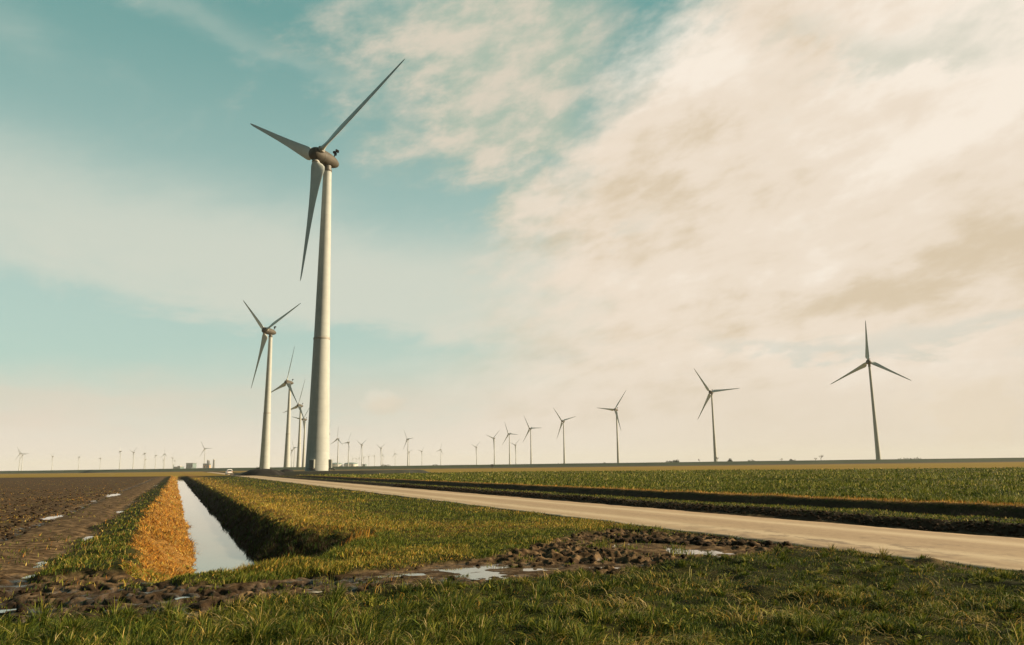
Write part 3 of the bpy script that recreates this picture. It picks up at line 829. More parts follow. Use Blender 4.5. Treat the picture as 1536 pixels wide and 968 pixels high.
def add_base_boxes(root, mats, yaw):
    # entrance cabin and side cabinet at the foot of the concrete tower
    for az, w in ((R(-10), 1.5), (R(92), 1.5)):
        a = az - yaw
        M = Matrix.Rotation(a, 4, 'Z')
        mb = MB(); mb.box((0, -3.72, 2.1), (1.55, 1.0, 2.5), bev=.08); c = mb.build('entrance_cabin', mats['cabin'], root, M=M)
        mb = MB(); mb.box((0, -4.235, 2.05), (.95, .05, 2.0)); mb.build('door', mats['cabindark'], c)
        mb = MB(); mb.box((0, -4.3, .72), (1.8, 1.5, .12))
        for k in range(4): mb.box((1.1 + k * .28, -4.3, .58 - k * .17), (.28, 1.1, .06))
        mb.box((-.8, -4.9, .33), (.08, .08, .7)); mb.box((.8, -4.9, .33), (.08, .08, .7)); mb.build('steps', mats['dark'], c)

def copy_turbine(src, loc, yaw, phase):
    r = src.copy(); col.objects.link(r); r.location = loc; r.rotation_euler = (0, 0, yaw)
    q = 0
    for ch in list(src.children):
        c = ch.copy(); col.objects.link(c); c.parent = r
        if ch.name.startswith('blade'):
            c.matrix_local = blade_matrix(phase + q * 2 * pi / 3); q += 1
        for g in list(ch.children):
            d = g.copy(); col.objects.link(d); d.parent = c
    return r

def build_turbines():
    mats = dict(tower=tower_material(),
                ring=simple_mat('galvanised_ring', (.30, .28, .24), .15, 1, .5),
                dark=simple_mat('dark_metal', (.09, .085, .07), .2, 1, .5),
                black=simple_mat('black_metal', (.008, .008, .008), .2, 1, .9, spec=.05),
                nacelle=simple_mat('nacelle_shell', (.070, .060, .042), .18, .6, .7, streak=.25),
                blade=simple_mat('blade_paint', (.52, .56, .54), .08, .4, .42, streak=.1),
                cabin=simple_mat('cabin_paint', (.24, .25, .22), .1, 1, .6),
                cabindark=simple_mat('cabin_door', (.17, .18, .16), .1, 1, .6),
                blade_geo=blade_mesh())
    stl = simple_mat('tower_steel', (.40, .43, .42), .08, .2, .55, streak=.12)
    G1 = 'concrete wind turbines along the road'; G2 = 'wind turbines in the row beyond the dike'; G3 = 'distant wind turbines on the horizon'
    # x, y, yaw, phase, label
    near = [(-57.9, 230.3, -35, 30, 'tallest wind turbine, on a ringed pale concrete tower beside the road, blades spread wide'),
            (-171.4, 537.0, -38, 20, 'second tallest turbine left of the big tower, one blade rising right, one hanging'),
            (-251.8, 865.8, -42, 77, 'third turbine of the roadside row, one blade steeply up, two spread low'),
            (-328.5, 1191.5, -42, 73, 'fourth turbine of the roadside row, half overlapped by the third and first'),
            (-412.2, 1530.2, -42, 50, 'fifth turbine of the roadside row, mostly hidden behind the big concrete tower')]
    P1 = None
    for i, (x, y, yw, ph, lab) in enumerate(near):
        z0 = 1.0 if i == 0 else .6
        if P1 is None:
            o = make_turbine(False, mats, (x, y, z0), R(yw), R(ph)); P1 = o
        else: o = copy_turbine(P1, (x, y, z0), R(yw), R(ph))
        tag(o, lab, 'wind turbine', G1)
    add_base_boxes(P1, mats, R(near[0][2]))
    m2 = dict(mats); m2['tower'] = stl
    right = [(351.4, 752.0, -31, 89, 'large turbine at far right with one blade pointing straight up, a Y turned over'),
             (272.8, 1054.8, -36, 3, 'second turbine from the right, one blade level to the right'),
             (183.3, 1368.5, -46, 52, 'third turbine from the right, blades pointing left, up right and down'),
             (110.9, 1706.2, -46, 11, 'fourth turbine from the right in the receding row beyond the dike'),
             (45.4, 2029.8, -40, 0, 'fifth turbine from the right, one blade level, one up left, above the crop field'),
             (-12.2, 2354.2, -42, 115, 'sixth turbine from the right, closely left of the fifth and taller than its small neighbour'),
             (-66.6, 2697.0, -46, 40, 'seventh turbine from the right, blades forming a tilted V near the centre'),
             (10.2, 3596.0, -50, 40, 'small pale turbine standing just right of the sixth in the right row'),
             (-185.2, 3896.4, -50, 38, 'small pale turbine alone at the left end of the right row'),
             (-365.2, 2690.4, -48, 4, 'turbine well right of the big tower with one blade level right and one up left'),
             (-637.7, 3275.4, -42, 30, 'turbine right of the storage tanks whose blades form a V'),
             (-656.3, 3862.2, -42, 32, 'fainter V bladed turbine just beyond the right end of the storage tanks'),
             (-624.2, 2944.7, -46, 64, 'turbine before the right storage tank with one blade level left'),
             (-582.8, 2582.4, -40, 88, 'turbine before the left storage tank with one blade straight up'),
             (-529.8, 2222.9, -50, 58, 'turbine peeping out at the right edge of the big concrete tower')]
    P2 = None
    for i, (x, y, yw, ph, lab) in enumerate(right):
        if P2 is None: o = make_turbine(True, m2, (x, y, .8), R(yw), R(ph)); P2 = o
        else: o = copy_turbine(P2, (x, y, .8), R(yw), R(ph))
        tag(o, lab, 'wind turbine', G2 if i < 9 else G3)
    far = [(-1890.0, 4765.0, -12, 2, 'faint turbine rising behind the power plant with one long level blade'),
           (-2574, 4061, -5, 0, 'tiny turbine nearest the left edge of the picture'),
           (-2760, 4377, -5, 10, 'tiny turbine just right of the one nearest the left edge'),
           (-2893, 4890, -40, 40, 'tiny turbine, third from the left edge'),
           (-2924, 5244, -40, 25, 'tiny turbine, fourth from the left edge'),
           (-3073, 5797, -40, 65, 'tiny turbine, fifth from the left edge, the lowest of the first six'),
           (-1952, 3865, -60, 70, 'small dark turbine, sixth from the left edge and taller than those left of it'),
           (-2003, 4106, -35, 40, 'pale small turbine, seventh from the left edge'),
           (-2070, 4373, -45, 80, 'pale small turbine, eighth from the left edge'),
           (-3136, 6645, -45, 15, 'very faint short turbine right behind the eighth from the left edge'),
           (-2286, 4978, -45, 0, 'pale small turbine midway between the sixth turbine and the power plant'),
           (-2066, 4612, -35, 95, 'pale small turbine second to the left of the power plant'),
           (-3232, 7196, -45, 30, 'very faint short turbine beside the second one left of the power plant'),
           (-2675, 6118, -45, 50, 'very faint turbine closest to the left of the power plant'),
           (-3381, 7784, -45, 70, 'very faint lowest turbine against the left side of the power plant'),
           (-1170, 4112, -45, 20, 'small turbine between the third and fourth roadside towers, the lower of two'),
           (-1011, 3591, -40, 0, 'small turbine between the third and fourth roadside towers, the higher of two'),
           (-875, 3661, -45, 80, 'small turbine against the right edge of the big tower, below the nearer one'),
           (-1359, 7074, -45, 10, 'faint short turbine right of the V bladed turbine, over the tank roof end'),
           (-1244, 6702, -45, 35, 'faint short turbine, first beyond the small teal shed'),
           (-1136, 6371, -45, 60, 'faint short turbine, second beyond the small teal shed'),
           (-994, 5931, -45, 85, 'faint short turbine standing close beside a taller V bladed one'),
           (-826, 5435, -45, 105, 'faint turbine in the line of small ones left of the level bladed turbine'),
           (-658, 4916, -45, 20, 'faint turbine just right behind the level bladed middle turbine'),
           (-560, 4760, -45, 45, 'faint turbine alone right of the level bladed middle turbine'),
           (-408, 4372, -45, 75, 'faint turbine halfway between the middle turbine and the right row'),
           (-1638, 7949, -45, 5, 'faintest turbine above the right storage tank, leftmost of three'),
           (-1611, 7983, -45, 50, 'faintest turbine above the right storage tank, middle of three'),
           (-1481, 7497, -45, 90, 'faintest turbine above the right storage tank, rightmost of three')]
    for x, y, yw, ph, lab in far:
        o = copy_turbine(P2, (x, y, .8), R(yw), R(ph)); tag(o, lab, 'wind turbine', G3)
        if lab.startswith('faint turbine rising'): o.scale = (1.4, 1.4, 1.33)

# ------------------------------------------------------------------ things on the horizon
def at(px_dx, y):  # metres right of the view axis for a bearing given as tangent
    return px_dx * y

def build_horizon():
    D = 3300.0
    teal = simple_mat('steel_cladding', (.13, .20, .19), .12, .05, .6); pale = simple_mat('pale_cladding', (.42, .40, .35), .1, .05, .6)
    orange = simple_mat('sunlit_cladding', (.55, .33, .16), .1, .05, .6); dark = simple_mat('flue_steel', (.12, .13, .12), .1, .05, .5)  # orange: warm sunlight put into the cladding colour
    glass = simple_mat('dark_windows', (.05, .07, .07), .1, .05, .3); white = simple_mat('tank_white', (.62, .60, .54), .06, .05, .5)
    K = D / 1152.0
    def X(px): return (px - 768) * K * 1.018 - 2      # bearing to metres at distance D
    def bld(name, px0, px1, h, depth, mat, lab, cat, y=D, stripes=True, roofbox=None):
        r = empty(name, ((X(px0) + X(px1)) / 2, y, 0)); w = X(px1) - X(px0)
        mb = MB(); mb.box((0, 0, h / 2), (w, depth, h)); mb.build('wall', mat, r, smooth=False)
        mb = MB(); mb.box((0, 0, h + .6), (w + 2, depth + 2, 1.2)); mb.build('roof', dark, r, smooth=False)
        if stripes:
            mb = MB()
            for q in range(max(1, int(w // 9))):
                mb.box((-w / 2 + 5 + q * 9, -depth / 2 - .1, h * .55), (5, .4, h * .5))
            mb.build('window_band', glass, r, smooth=False)
        if roofbox:
            mb = MB(); mb.box((roofbox[0], 0, h + 1.2 + roofbox[1] / 2), (w * .4, depth * .5, roofbox[1])); mb.build('roof_plant', pale, r, smooth=False)
        tag(r, lab, cat, 'power plant buildings'); return r
    bld('factory_building', 279, 288, 16, 40, teal, 'low teal factory hall at the left end of the distant power plant', 'building', roofbox=(3, 3))
    bld('factory_building', 287.8, 297.5, 31, 40, teal, 'tall square teal boiler house of the distant power plant', 'building', y=D + 60)
    bld('factory_building', 300, 304, 12, 30, teal, 'small teal hall between the two tall blocks of the power plant', 'building')
    bld('factory_building', 312.6, 319, 28, 40, teal, 'dark teal boiler house with an overhanging flat roof, right of the faint turbine', 'building', y=D + 60)
    bld('factory_building', 318.4, 324, 23, 40, orange, 'sunlit orange block joined right of the dark teal boiler house', 'building', y=D + 20)
    bld('factory_building', 318, 336, 9, 30, pale, 'long low pale hall along the foot of the plant chimneys', 'building', y=D - 40, stripes=False)
    bld('factory_building', 548.3, 554.5, 17, 30, teal, 'small teal shed alone right of the white storage tanks', 'building')
    for px, h, r_, lab in ((275.5, 27, 1.6, 'thin chimney left of the whole power plant'), (324.6, 44, 3.0, 'left chimney of the close pair beside the orange block'),
                           (326.6, 42, 2.4, 'right chimney of the close pair beside the orange block'), (333.6, 45, 4.2, 'thick dark chimney at the right end of the power plant')):
        r = empty('chimney', (X(px), D, 0)); mb = MB(); mb.lathe([(r_ * 1.2, 0), (r_, h * .4), (r_ * .8, h)], 16); mb.build('stack', dark if h != 27 else teal, r)
        mb = MB(); mb.lathe([(r_ * .95, h - 2), (r_ * .95, h + .3)], 16); mb.build('rim', pale, r); tag(r, lab, 'chimney', 'power plant chimneys')
    for px, w, lab in ((511.5, 9.3, 'left one of the two big white domed storage tanks'), (532.5, 10.3, 'right one of the two big white domed storage tanks')):
        R_ = w * K; r = empty('storage_tank', (X(px), D, 0))
        mb = MB(); mb.lathe([(R_, 0), (R_, 18.5)], 40); mb.build('tank_wall', white, r)
        mb = MB(); mb.lathe([(R_ * 1.01, 18.3)] + [(R_ * cos(a) * 1.0, 18.6 + 7.5 * sin(a)) for a in np.linspace(0.05, 1.5, 9)], 40); mb.build('tank_dome', teal, r)
        mb = MB()
        for q in range(7): a = -pi / 2 + (q - 3) * .35; mb.box((R_ * cos(a), R_ * sin(a), 9.2), (.8, .8, 18)) 
        mb.build('tank_rib', pale, r); tag(r, lab, 'tank', 'white storage tanks')
    # lattice mast
    r = empty('lattice_mast', (X(404), D, 0)); mb = MB(); Hh = 58.0
    for z0 in np.arange(0, Hh, 7.25):
        w0 = 4.0 - 2.6 * z0 / Hh; w1 = 4.0 - 2.6 * (z0 + 7.25) / Hh
        for a, b in ((-1, -1), (1, -1), (1, 1), (-1, 1)):
            mb.tube((a * w0, b * w0, z0), (a * w1, b * w1, z0 + 7.25), .35, n=5)
            a2, b2 = (-b, a); mb.tube((a * w0, b * w0, z0), (a2 * w1, b2 * w1, z0 + 7.25), .25, n=5)
    mb.build('mast_frame', pale, r); mb = MB(); mb.box((0, 0, 53), (6, 6, 1)); mb.build('platform', pale, r)
    tag(r, 'faint lattice mast just right of the second tallest turbine tower', 'mast')

    # bare trees and bushes showing over the dike
    bark = simple_mat('bare_twigs', (.10, .075, .05), .3, 2, .9); bush_m = simple_mat('bush_leaf', (.035, .050, .025), .4, .3, .9)
    def bare_tree(x, y, h, spread, seed, lab, grp='bare trees beyond the dike'):
        h *= 1.3; rn = random.Random(seed); r = empty('bare_tree', (x, y, 0)); tk = MB(); cr = MB()
        tk.tube((0, 0, 0), (0, 0, h * .35), h * .03, h * .02, 6)
        def grow(p, d, L, rad, dep):
            e = p + d * L; cr.tube(p, e, rad, rad * .6, 4)
            if dep == 0: return
            for _ in range(4 if dep > 2 else 3):
                nd = (d + Vector((rn.uniform(-1, 1) * spread, rn.uniform(-1, 1) * spread, rn.uniform(-.1, .7)))).normalized()
                grow(e - d * L * rn.uniform(0, .35), nd, L * rn.uniform(.6, .8), rad * .6, dep - 1)
        grow(Vector((0, 0, h * .33)), Vector((0, 0, 1)), h * .22, h * .018, 4)
        tk.build('trunk', bark, r); cr.build('crown', bark, r, smooth=False); tag(r, lab, 'tree', grp)
    def bush(x, y, w, h, seed, lab, name='bush', grp='bushes along the dike'):
        rn = np.random.default_rng(seed); r = empty(name, (x, y, 0))
        n = 700; p = rn.normal(0, 1, (n, 3)); p /= np.linalg.norm(p, axis=1)[:, None]; p *= rn.uniform(.45, 1.05, n)[:, None] ** .7
        lob = 1 + .3 * np.sin(p[:, 0] * 5 + seed); P_ = p * np.array([w / 2, w / 3, h / 2]) * lob[:, None] + np.array([0, 0, h * .5])
        s_ = h * .09; d1 = rn.normal(0, s_, (n, 3)); d2 = rn.normal(0, s_, (n, 3))
        v = np.stack([P_, P_ + d1, P_ + d2], 1).reshape(-1, 3); o = np_mesh('foliage', v, np.arange(n * 3).reshape(-1, 3), bush_m, 3); o.parent = r
        mb = MB(); [mb.tube((0, 0, 0), (rn.normal(0, w / 6), rn.normal(0, w / 8), h * .7), h * .03, h * .01, 5) for _ in range(5)]; mb.build('stem', bark, r)
        tag(r, lab, 'bush', grp)
    def bx(px, y): return (px - 768) * y / 1152 * 1.018 - y * .0006
    bare_tree(bx(1064, 900), 900, 8.5, .8, 1, 'round bare tree just left of the foot of the second turbine from the right')
    bare_tree(bx(1214, 820), 820, 9.0, 1.0, 2, 'spreading bare tree on the dike skyline halfway between the two right turbines')
    bare_tree(bx(1038, 950), 950, 7.0, 1.0, 3, 'thin low bare tree left of the round bare tree on the dike skyline')
    bare_tree(bx(1157, 880), 880, 6.5, 1.1, 6, 'wispy bare tree between the second turbine and the spreading tree')
    bare_tree(bx(1520, 700), 700, 7.5, 1.0, 4, 'bare tree on the skyline at the far right edge')
    bare_tree(bx(1206, 860), 860, 6.5, 1.1, 5, 'small bare tree leaning next to the spreading one')
    for px, y, w, h, lab in ((997, 1000, 15, 6.2, 'wide dark bush on the skyline left of the round bare tree'), (1004, 1020, 8, 7.2, 'upright bush at the right end of the wide dark bush'),
                             (1082, 850, 7, 6.2, 'dark round bush right of the foot of the second turbine from the right'), (1172, 830, 7, 5.2, 'low bush on the skyline left of the spreading bare tree'),
                             (1343, 690, 20, 4.6, 'long low bush right of the foot of the rightmost turbine'), (582, 1900, 22, 9.5, 'dark clump of bushes right of the teal shed'),
                             (835, 1600, 26, 6.0, 'long low hedge left of the fourth turbine from the right'), (900, 1500, 20, 6.0, 'low hedge left of the third turbine from the right'),
                             (1115, 900, 16, 5.2, 'long low bush between the second turbine and the wispy bare tree'), (655, 1900, 30, 8, 'low hedge right below the faint turbine left of the right row')):
        bush(bx(px, y), y, w, h, px, lab)
    bush(-127, 388, 1.6, 2.7, 5, 'small dark upright shrub in front of the second turbine tower', grp='shrubs by the towers')
    # signboard on the field
    r = empty('signboard', (bx(737.3, 640), 640, 0)); mb = MB(); mb.box((0, 0, 1.3), (.25, .25, 2.6)); mb.box((0, .6, 1.0), (.25, .25, 2.0)); mb.build('post', bark, r)
    mb = MB(); mb.box((0, -.2, 2.5), (2.4, .15, 2.0)); mb.build('board', dark, r)
    tag(r, 'small dark signboard on the skyline left of the tilted V turbine', 'sign')

def build_car():
    r = empty('parked_car', (-96.2, 264, .06), R(22.5 + 6))
    paint = simple_mat('white_paint', (.78, .77, .74), .03, 1, .25); gl = simple_mat('car_glass', (.03, .035, .04), .1, 1, .08)
    tyre = simple_mat('tyre_rubber', (.02, .02, .02), .1, 3, .9); rim = simple_mat('wheel_rim', (.35, .35, .36), .1, 3, .35, metal=.7); red = simple_mat('tail_lamp', (.45, .02, .015), .1, 3, .25)
    # side profile (y from rear to front, z) lofted across the width: van-like hatchback, rear towards the camera
    prof = [(-2.0, .35), (-2.05, .7), (-1.98, 1.05), (-1.85, 1.62), (-1.6, 1.78), (-.2, 1.80), (.45, 1.70), (1.05, 1.15), (1.85, .95), (2.05, .65), (2.0, .32)]
    ws = [(-.84, .94), (-.80, .99), (-.4, 1), (.4, 1), (.80, .99), (.84, .94)]
    mb = MB(); vs = []; n = len(prof)
    for x, k in ws:
        for (py, pz) in prof:
            tum = 1 - .18 * max(0, (pz - 1.0) / .8)
            vs.append((x * tum, py * k, .35 + (pz - .35) * (k if pz > 1 else 1)))
    fs = [(i * n + j, (i + 1) * n + j, (i + 1) * n + (j + 1) % n, i * n + (j + 1) % n) for i in range(len(ws) - 1) for j in range(n)]
    fs += [tuple(range(n)), tuple((len(ws) - 1) * n + j for j in range(n))[::-1]]
    mb.add(vs, fs); mb.build('body', paint, r)
    mb = MB(); mb.box((0, 0, 0), (1.15, .04, .48), Matrix.Translation((0, -1.935, 1.33)) @ Matrix.Rotation(R(-13), 4, 'X')); mb.build('rear_window', gl, r)
    for sx in (-1, 1):
        mb = MB(); mb.box((sx * .735, -.5, 1.38), (.04, 1.9, .40), bev=.01); mb.build('side_window', gl, r)
        mb = MB(); mb.box((sx * .68, -2.02, .95), (.16, .07, .34), bev=.01); mb.build('tail_lamp', red, r)
        mb = MB(); mb.box((sx * .93, .75, 1.12), (.16, .1, .14), bev=.02); mb.build('wing_mirror', paint, r)
        for sy in (-1.3, 1.3):
            M = Matrix.Translation((sx * .76, sy, .31)) @ Matrix.Rotation(pi / 2, 4, 'Y')
            mb = MB(); mb.lathe([(.2, -.1), (.29, -.1), (.31, -.06), (.31, .06), (.29, .1), (.2, .1)], 24, M); w = mb.build('wheel', tyre, r)
            mb = MB(); mb.lathe([(.19, -.105), (.19, .105)], 16, M); mb.build('rim', rim, w)
    mb = MB(); mb.box((0, -2.03, .45), (1.6, .12, .2), bev=.02); mb.build('bumper', tyre, r)
    mb = MB(); mb.tube((.2, -1.2, 1.75), (.2, -1.5, 2.45), .02, n=6); mb.build('aerial', tyre, r)
    tag(r, 'small white car parked on the far end of the road by the earth heaps', 'car')

# ------------------------------------------------------------------ sky
def build_world():
    w = bpy.data.worlds.new('World'); scn.world = w; w.use_nodes = True
    t = NT(w.node_tree)
    for n in list(t.n): t.n.remove(n)
    d = t.node('ShaderNodeTexCoord').outputs['Generated']
    x, y, z = t.sep(d)
    u = t.mul(t.m('ARCTAN2', x, y), 57.2958)
    e = t.mul(t.m('ARCSINE', z), 57.2958)
    zz = t.add(t.m('MAXIMUM', z, 0.0), .16)
    P = t.comb(t.m('DIVIDE', x, zz), t.m('DIVIDE', y, zz), 0.0)
    # rotated and stretched copy for the streaks
    vr = t.node('ShaderNodeVectorRotate', rotation_type='Z_AXIS'); t.set(vr.inputs['Vector'], P); vr.inputs['Angle'].default_value = R(-38)
    S = t.scale(vr.outputs[0], (1.0, .28, 1))
    AE = t.comb(t.add(t.mul(u, .045), t.mul(e, -.012)), t.add(t.mul(e, .085), t.mul(u, -.014)), 0.0)       # bearing/elevation space, for puffs
    w1 = t.noise(AE, 1.3, 8, .58); w2 = t.noise(t.scale(AE, (1, 1, 1)), 4.2, 8, .62); sN = t.noise(S, 1.5, 8, .58, .3); sN2 = t.noise(P, 2.4, 9, .6, .4)
    def warp(amp): return t.mul(t.sub(w1, .5), amp)
    uw = t.add(u, t.add(t.mul(t.sub(w1, .5), 9), t.mul(t.sub(w2, .5), 5))); ew = t.add(e, t.add(t.mul(t.sub(sN2, .5), 5), t.mul(t.sub(w2, .5), 2.5)))
    def blob(cu, ce, ru, re, rot=0, U=uw, E=ew):
        c, s = cos(R(rot)), sin(R(rot))
        du = t.sub(U, cu); de = t.sub(E, ce)
        a = t.mul(t.add(t.mul(du, c), t.mul(de, s)), 1 / ru); b = t.mul(t.sub(t.mul(de, c), t.mul(du, s)), 1 / re)
        q = t.add(t.mul(a, a), t.mul(b, b))
        return t.m('EXPONENT', t.mul(q, -1.0))
    def total(items):
        acc = None
        for wgt, *a in items:
            v = t.mul(blob(*a), wgt); acc = v if acc is None else t.add(acc, v)
        return acc
    sky = t.node('ShaderNodeTexSky'); sky.sky_type = 'NISHITA'; sky.sun_disc = False
    sky.sun_elevation = R(SUN_EL); sky.sun_rotation = R(SUN_AZ); sky.air_density = 1.0; sky.dust_density = 1.5; sky.ozone_density = 1.0
    K = 1 / .1
    nis = t.mix(1.0, sky.outputs[0], (1.35 * .30, 1.35 * .50, 1.35 * .33), 'MULTIPLY')
    def C(r, g, b, k=2 ** -EXPO):   # display colour -> scene value at the scene's exposure
        f = lambda v: ((v / 255 + .055) / 1.055) ** 2.4 if v > 10 else v / 255 / 12.92
        return (f(r) * k * K, f(g) * k * K, f(b) * k * K)
    # clear sky: physical sky carried towards the hazy teal of the afternoon
    clear = t.mix(t.smooth(e, 8, 36), C(194, 214, 205), C(108, 165, 160))
    clear = t.mix(.25, clear, nis)
    # thin high veil
    veil = total([(.8, -33, 16.0, 26, 5.2, -6), (.62, -12, 12.5, 14, 4.5, -4), (.5, 0, 11, 16, 5, 0), (.42, -8, 33, 22, 3.0, -18), (.35, -22, 30, 16, 1.3, -16), (-.5, -14, 9.2, 26, 1.3, -3), (.3, -36, 27, 3, 1.5, 0)])
    veil = t.add(veil, t.add(t.mul(t.sub(sN2, .5), .7), t.mul(t.sub(sN, .5), .6))); veil = t.smooth(veil, .0, 1.05)
    c = t.mix(t.mul(veil, .8), clear, C(214, 215, 200))
    # cream light low over the horizon
    hz = t.smooth(t.add(t.sub(e, t.mul(t.m('MAXIMUM', t.add(u, 4.0), 0.0), .3)), t.mul(t.sub(w1, .5), 6)), 1, 8.5, 1, 0)
    c = t.mix(hz, c, C(230, 219, 203))
    lowband = total([(.8, -32, 4.3, 17, 1.5, 2), (.5, -8, 5, 10, 1.5, 0)])
    c = t.mix(t.mul(t.m('MINIMUM', lowband, 1.0), .55), c, C(226, 207, 188))
    c = t.mix(t.smooth(e, -.5, 3.0, .35, 0), c, C(230, 222, 208))
    # mottled cloud in the upper middle
    mid = total([(1.0, 2, 31, 8, 5.5, 0), (.95, 0, 24.5, 7, 3.5, -20), (.6, -7, 31, 10, 5, 0), (.45, -10, 24, 6, 3, -30), (.5, -1, 20, 4, 2.5, -40), (.5, -2, 13.6, 5, 1.8, 0), (.5, 1, 17.5, 4, 2.5, 0)])
    mid = t.add(mid, t.add(t.mul(t.sub(w2, .5), 1.1), t.mul(t.sub(sN2, .5), .9))); mid = t.smooth(mid, .15, 1.1)
    midc = t.mix(t.smooth(w2, .35, .65), C(176, 190, 172), C(228, 213, 193))
    c = t.mix(t.mul(mid, .85), c, midc)
    # the great cloud on the right: its left edge runs from high right to low left
    fc = t.node('ShaderNodeFloatCurve'); cv = fc.mapping.curves[0]
    pts = [(0, -6), (8, -2), (11, 0), (15, -1.5), (19, 0.5), (23, 3.5), (27, 8.5), (30, 11.5), (34, 16.0), (45, 24), (60, 30)]
    while len(cv.points) > 2: cv.points.remove(cv.points[1])
    cv.points[0].location = (0, (pts[0][1] + 40) / 80); cv.points[-1].location = (1, (pts[-1][1] + 40) / 80)
    for a, b in pts[1:-1]: cv.points.new(a / 60, (b + 40) / 80)
    fc.mapping.update()
    t.set(fc.inputs['Value'], t.m('DIVIDE', ew, 60.0, clamp=True))
    edge = t.sub(t.mul(fc.outputs[0], 80), 40)
    soft = t.smooth(e, 8, 26, 10.0, 5.5)
    bigv = t.add(t.sub(uw, edge), t.add(t.mul(t.sub(w2, .5), 12), t.mul(t.sub(sN2, .5), 8)))
    big = t.smooth(t.m('DIVIDE', bigv, soft), -.8, 1.0)
    big = t.mul(big, t.smooth(t.m('ABSOLUTE', u), 120, 170, 1, 0))
    # gaps of blue grey inside it
    gaps = total([(.6, 26.5, 28.0, 8.0, 1.5, -22), (.6, 33.5, 26, 3.6, 3.6, 0), (.45, 17, 31, 5, 1.3, -35), (.6, 10, 17.5, 3, 1.6, 60), (.55, 36, 8.2, 14, 1.1, 4), (.4, 3, 9.2, 8, 1.0, 0), (.45, 38.5, 30, 4, 2, 30)])
    gaps = t.smooth(t.add(gaps, t.add(t.mul(t.sub(w2, .5), 2.2), t.mul(t.sub(sN2, .5), 1.8))), .3, 1.25)
    # light and shade of the cloud body
    lit = total([(.8, 31, 25.5, 9, 5, 10), (.7, 14, 29, 6, 5, 50), (.45, 38, 25, 7, 5, 0), (.55, 30, 20, 13, 1.7, 18), (.4, 22, 13.5, 8, 2, 12),
                 (-.5, 37, 14.5, 11, 2.8, 12), (-.5, 24, 11.2, 14, 1.4, 10), (-.5, 11.5, 23.5, 3, 5, -40), (-.4, 10, 10, 9, 1.5, 8), (-.45, 21, 29.8, 6, 1.8, -30), (-.5, 40, 20, 4, 4, 0)])
    lit = t.add(lit, t.add(t.mul(t.sub(sN, .5), 2.4), t.add(t.mul(t.sub(w2, .5), 1.5), t.mul(t.sub(w1, .5), .8))))
    w3 = t.noise(AE, 13.0, 7, .62)
    lit = t.add(lit, t.mul(t.sub(w3, .5), .9))
    va = t.node('ShaderNodeVectorMath', operation='ADD'); t.set(va.inputs[0], AE); va.inputs[1].default_value = (.05, .045, 0)
    relief = t.sub(t.noise(AE, 1.7, 5, .5, .2), t.noise(va.outputs[0], 1.7, 5, .5, .2))
    lit = t.add(lit, t.mul(relief, 3.4))
    bc = t.mix(t.smooth(lit, -.95, .1), C(217, 199, 172), C(237, 222, 203))
    bc = t.mix(t.smooth(lit, .05, .95), bc, C(248, 236, 220))
    bc = t.mix(t.mul(gaps, .55), bc, C(180, 188, 172))
    c = t.mix(t.mul(big, t.smooth(e, 1.0, 9.0, .25, 1)), c, bc)
    # thin cool streaks low on the right
    cool = total([(.8, 34, 8.6, 12, .7, 3), (.6, 20, 8.0, 7, .6, -4), (.7, 40, 7.0, 7, .6, 2), (.4, 6, 8.5, 9, .8, 0)])
    cool = t.smooth(t.add(cool, t.mul(t.sub(sN2, .5), 1.3)), .1, 1.0)
    c = t.mix(t.mul(cool, .6), c, C(205, 208, 196))
    c = t.mix(t.mul(t.smooth(u, 2, 20), t.mul(t.smooth(e, 7, 3), .35)), c, C(222, 205, 180))
    # distant cumulus low down
    def cum(cu, ce, ru, re, n, thr):
        a = t.mul(t.sub(u, cu), 1 / ru); b = t.mul(t.sub(e, ce), 1 / re)
        q = t.m('SQRT', t.add(t.mul(a, a), t.mul(b, b)))
        v = t.add(t.sub(1.0, q), t.mul(t.sub(n, .5), 1.7))
        return t.smooth(v, thr, thr + .5)
    puff = t.noise(t.comb(t.mul(u, .5), t.mul(e, .6), 0.0), 1.1, 7, .6)
    for cu, ce, ru, re, st in ((-9.9, 4.9, 1.9, 1.2, .32), (30.5, 3.4, 5.0, 3.0, .42), (38.5, 4.0, 3.5, 3.2, .35)):
        k = cum(cu, ce, ru, re, puff, .12)
        k2 = cum(cu + .35, ce - .45, ru, re, puff, .12)
        c = t.mix(t.mul(k, st), c, C(246, 232, 212)); c = t.mix(t.mul(k2, st * .9), c, C(217, 199, 172))
    # unseen sky at the sides, behind and overhead, darkened to weaken the fill light
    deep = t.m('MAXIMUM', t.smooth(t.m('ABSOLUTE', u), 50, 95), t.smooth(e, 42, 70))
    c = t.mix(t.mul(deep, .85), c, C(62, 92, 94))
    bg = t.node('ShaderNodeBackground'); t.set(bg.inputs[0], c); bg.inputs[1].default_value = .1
    out = t.node('ShaderNodeOutputWorld'); t.l.new(bg.outputs[0], out.inputs[0])
    w.cycles.sampling_method = 'MANUAL'; w.cycles.sample_map_resolution = 512

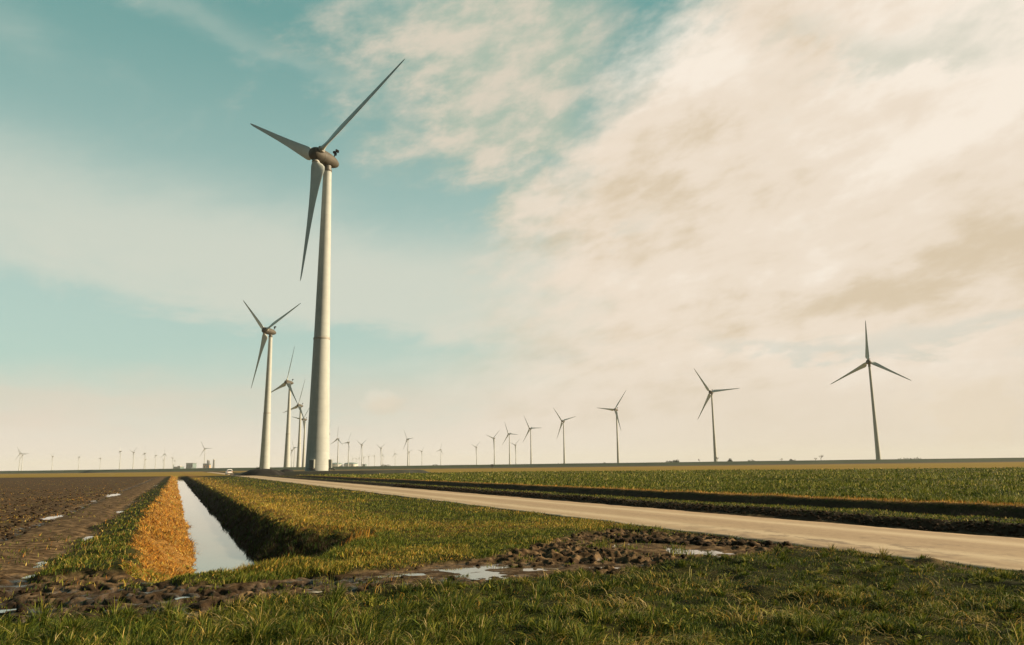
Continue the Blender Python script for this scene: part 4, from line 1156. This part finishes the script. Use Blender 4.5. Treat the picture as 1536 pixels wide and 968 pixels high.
# ------------------------------------------------------------------ light, haze, camera
def build_haze():
    m = bpy.data.materials.new('haze_air'); m.use_nodes = True; t = NT(m.node_tree)
    for n in list(t.n): t.n.remove(n)
    v = t.node('ShaderNodeVolumePrincipled'); v.inputs['Color'].default_value = (.86, .92, .98, 1); v.inputs['Density'].default_value = HAZE; v.inputs['Anisotropy'].default_value = .0
    out = t.node('ShaderNodeOutputMaterial'); t.l.new(v.outputs[0], out.inputs['Volume'])
    mb = MB(); mb.box((0, 4000, 79.25), (16000, 17000, 162.5)); o = mb.build('haze', m, smooth=False); tag(o, 'pale afternoon haze over the fields and turbines', 'haze', kind='stuff')
HAZE = 6e-5

def build_light_camera():
    s = bpy.data.lights.new('sun', 'SUN'); s.energy = 5.0; s.angle = R(.6); s.color = (1.0, .79, .52)
    o = bpy.data.objects.new('sun', s); col.objects.link(o)
    d = Vector((sin(R(SUN_AZ)) * cos(R(SUN_EL)), cos(R(SUN_AZ)) * cos(R(SUN_EL)), sin(R(SUN_EL))))
    o.rotation_euler = d.to_track_quat('Z', 'Y').to_euler(); o.location = (40, 10, 60)
    c = bpy.data.cameras.new('camera'); c.lens = 27; c.sensor_width = 36; c.clip_start = .1; c.clip_end = 60000
    co = bpy.data.objects.new('camera', c); col.objects.link(co)
    p, r = R(10.6), R(.71)
    F = Vector((0, cos(p), sin(p))); R0 = Vector((1, 0, 0)); U0 = R0.cross(F)
    Rt = R0 * cos(r) - U0 * sin(r); U = U0 * cos(r) + R0 * sin(r)
    co.matrix_world = Matrix(((Rt.x, U.x, -F.x, 0), (Rt.y, U.y, -F.y, 0), (Rt.z, U.z, -F.z, EYE), (0, 0, 0, 1)))
    scn.camera = co
    vs = scn.view_settings; vs.view_transform = 'Standard'; vs.look = 'None'; vs.gamma = 1; vs.use_curve_mapping = False; vs.exposure = EXPO
    scn.render.engine = 'CYCLES'; cy = scn.cycles; cy.use_denoising = True
    cy.max_bounces = 5; cy.diffuse_bounces = 2; cy.glossy_bounces = 3; cy.transmission_bounces = 3; cy.volume_bounces = 1; cy.sample_clamp_indirect = 6
    scn.render.resolution_x, scn.render.resolution_y = 1024, 645

build_world()
build_light_camera()
build_ground(ground_material())
build_road()
build_water()
build_vegetation()
build_clods()
build_dike()
build_turbines()
build_horizon()
build_car()
build_haze()
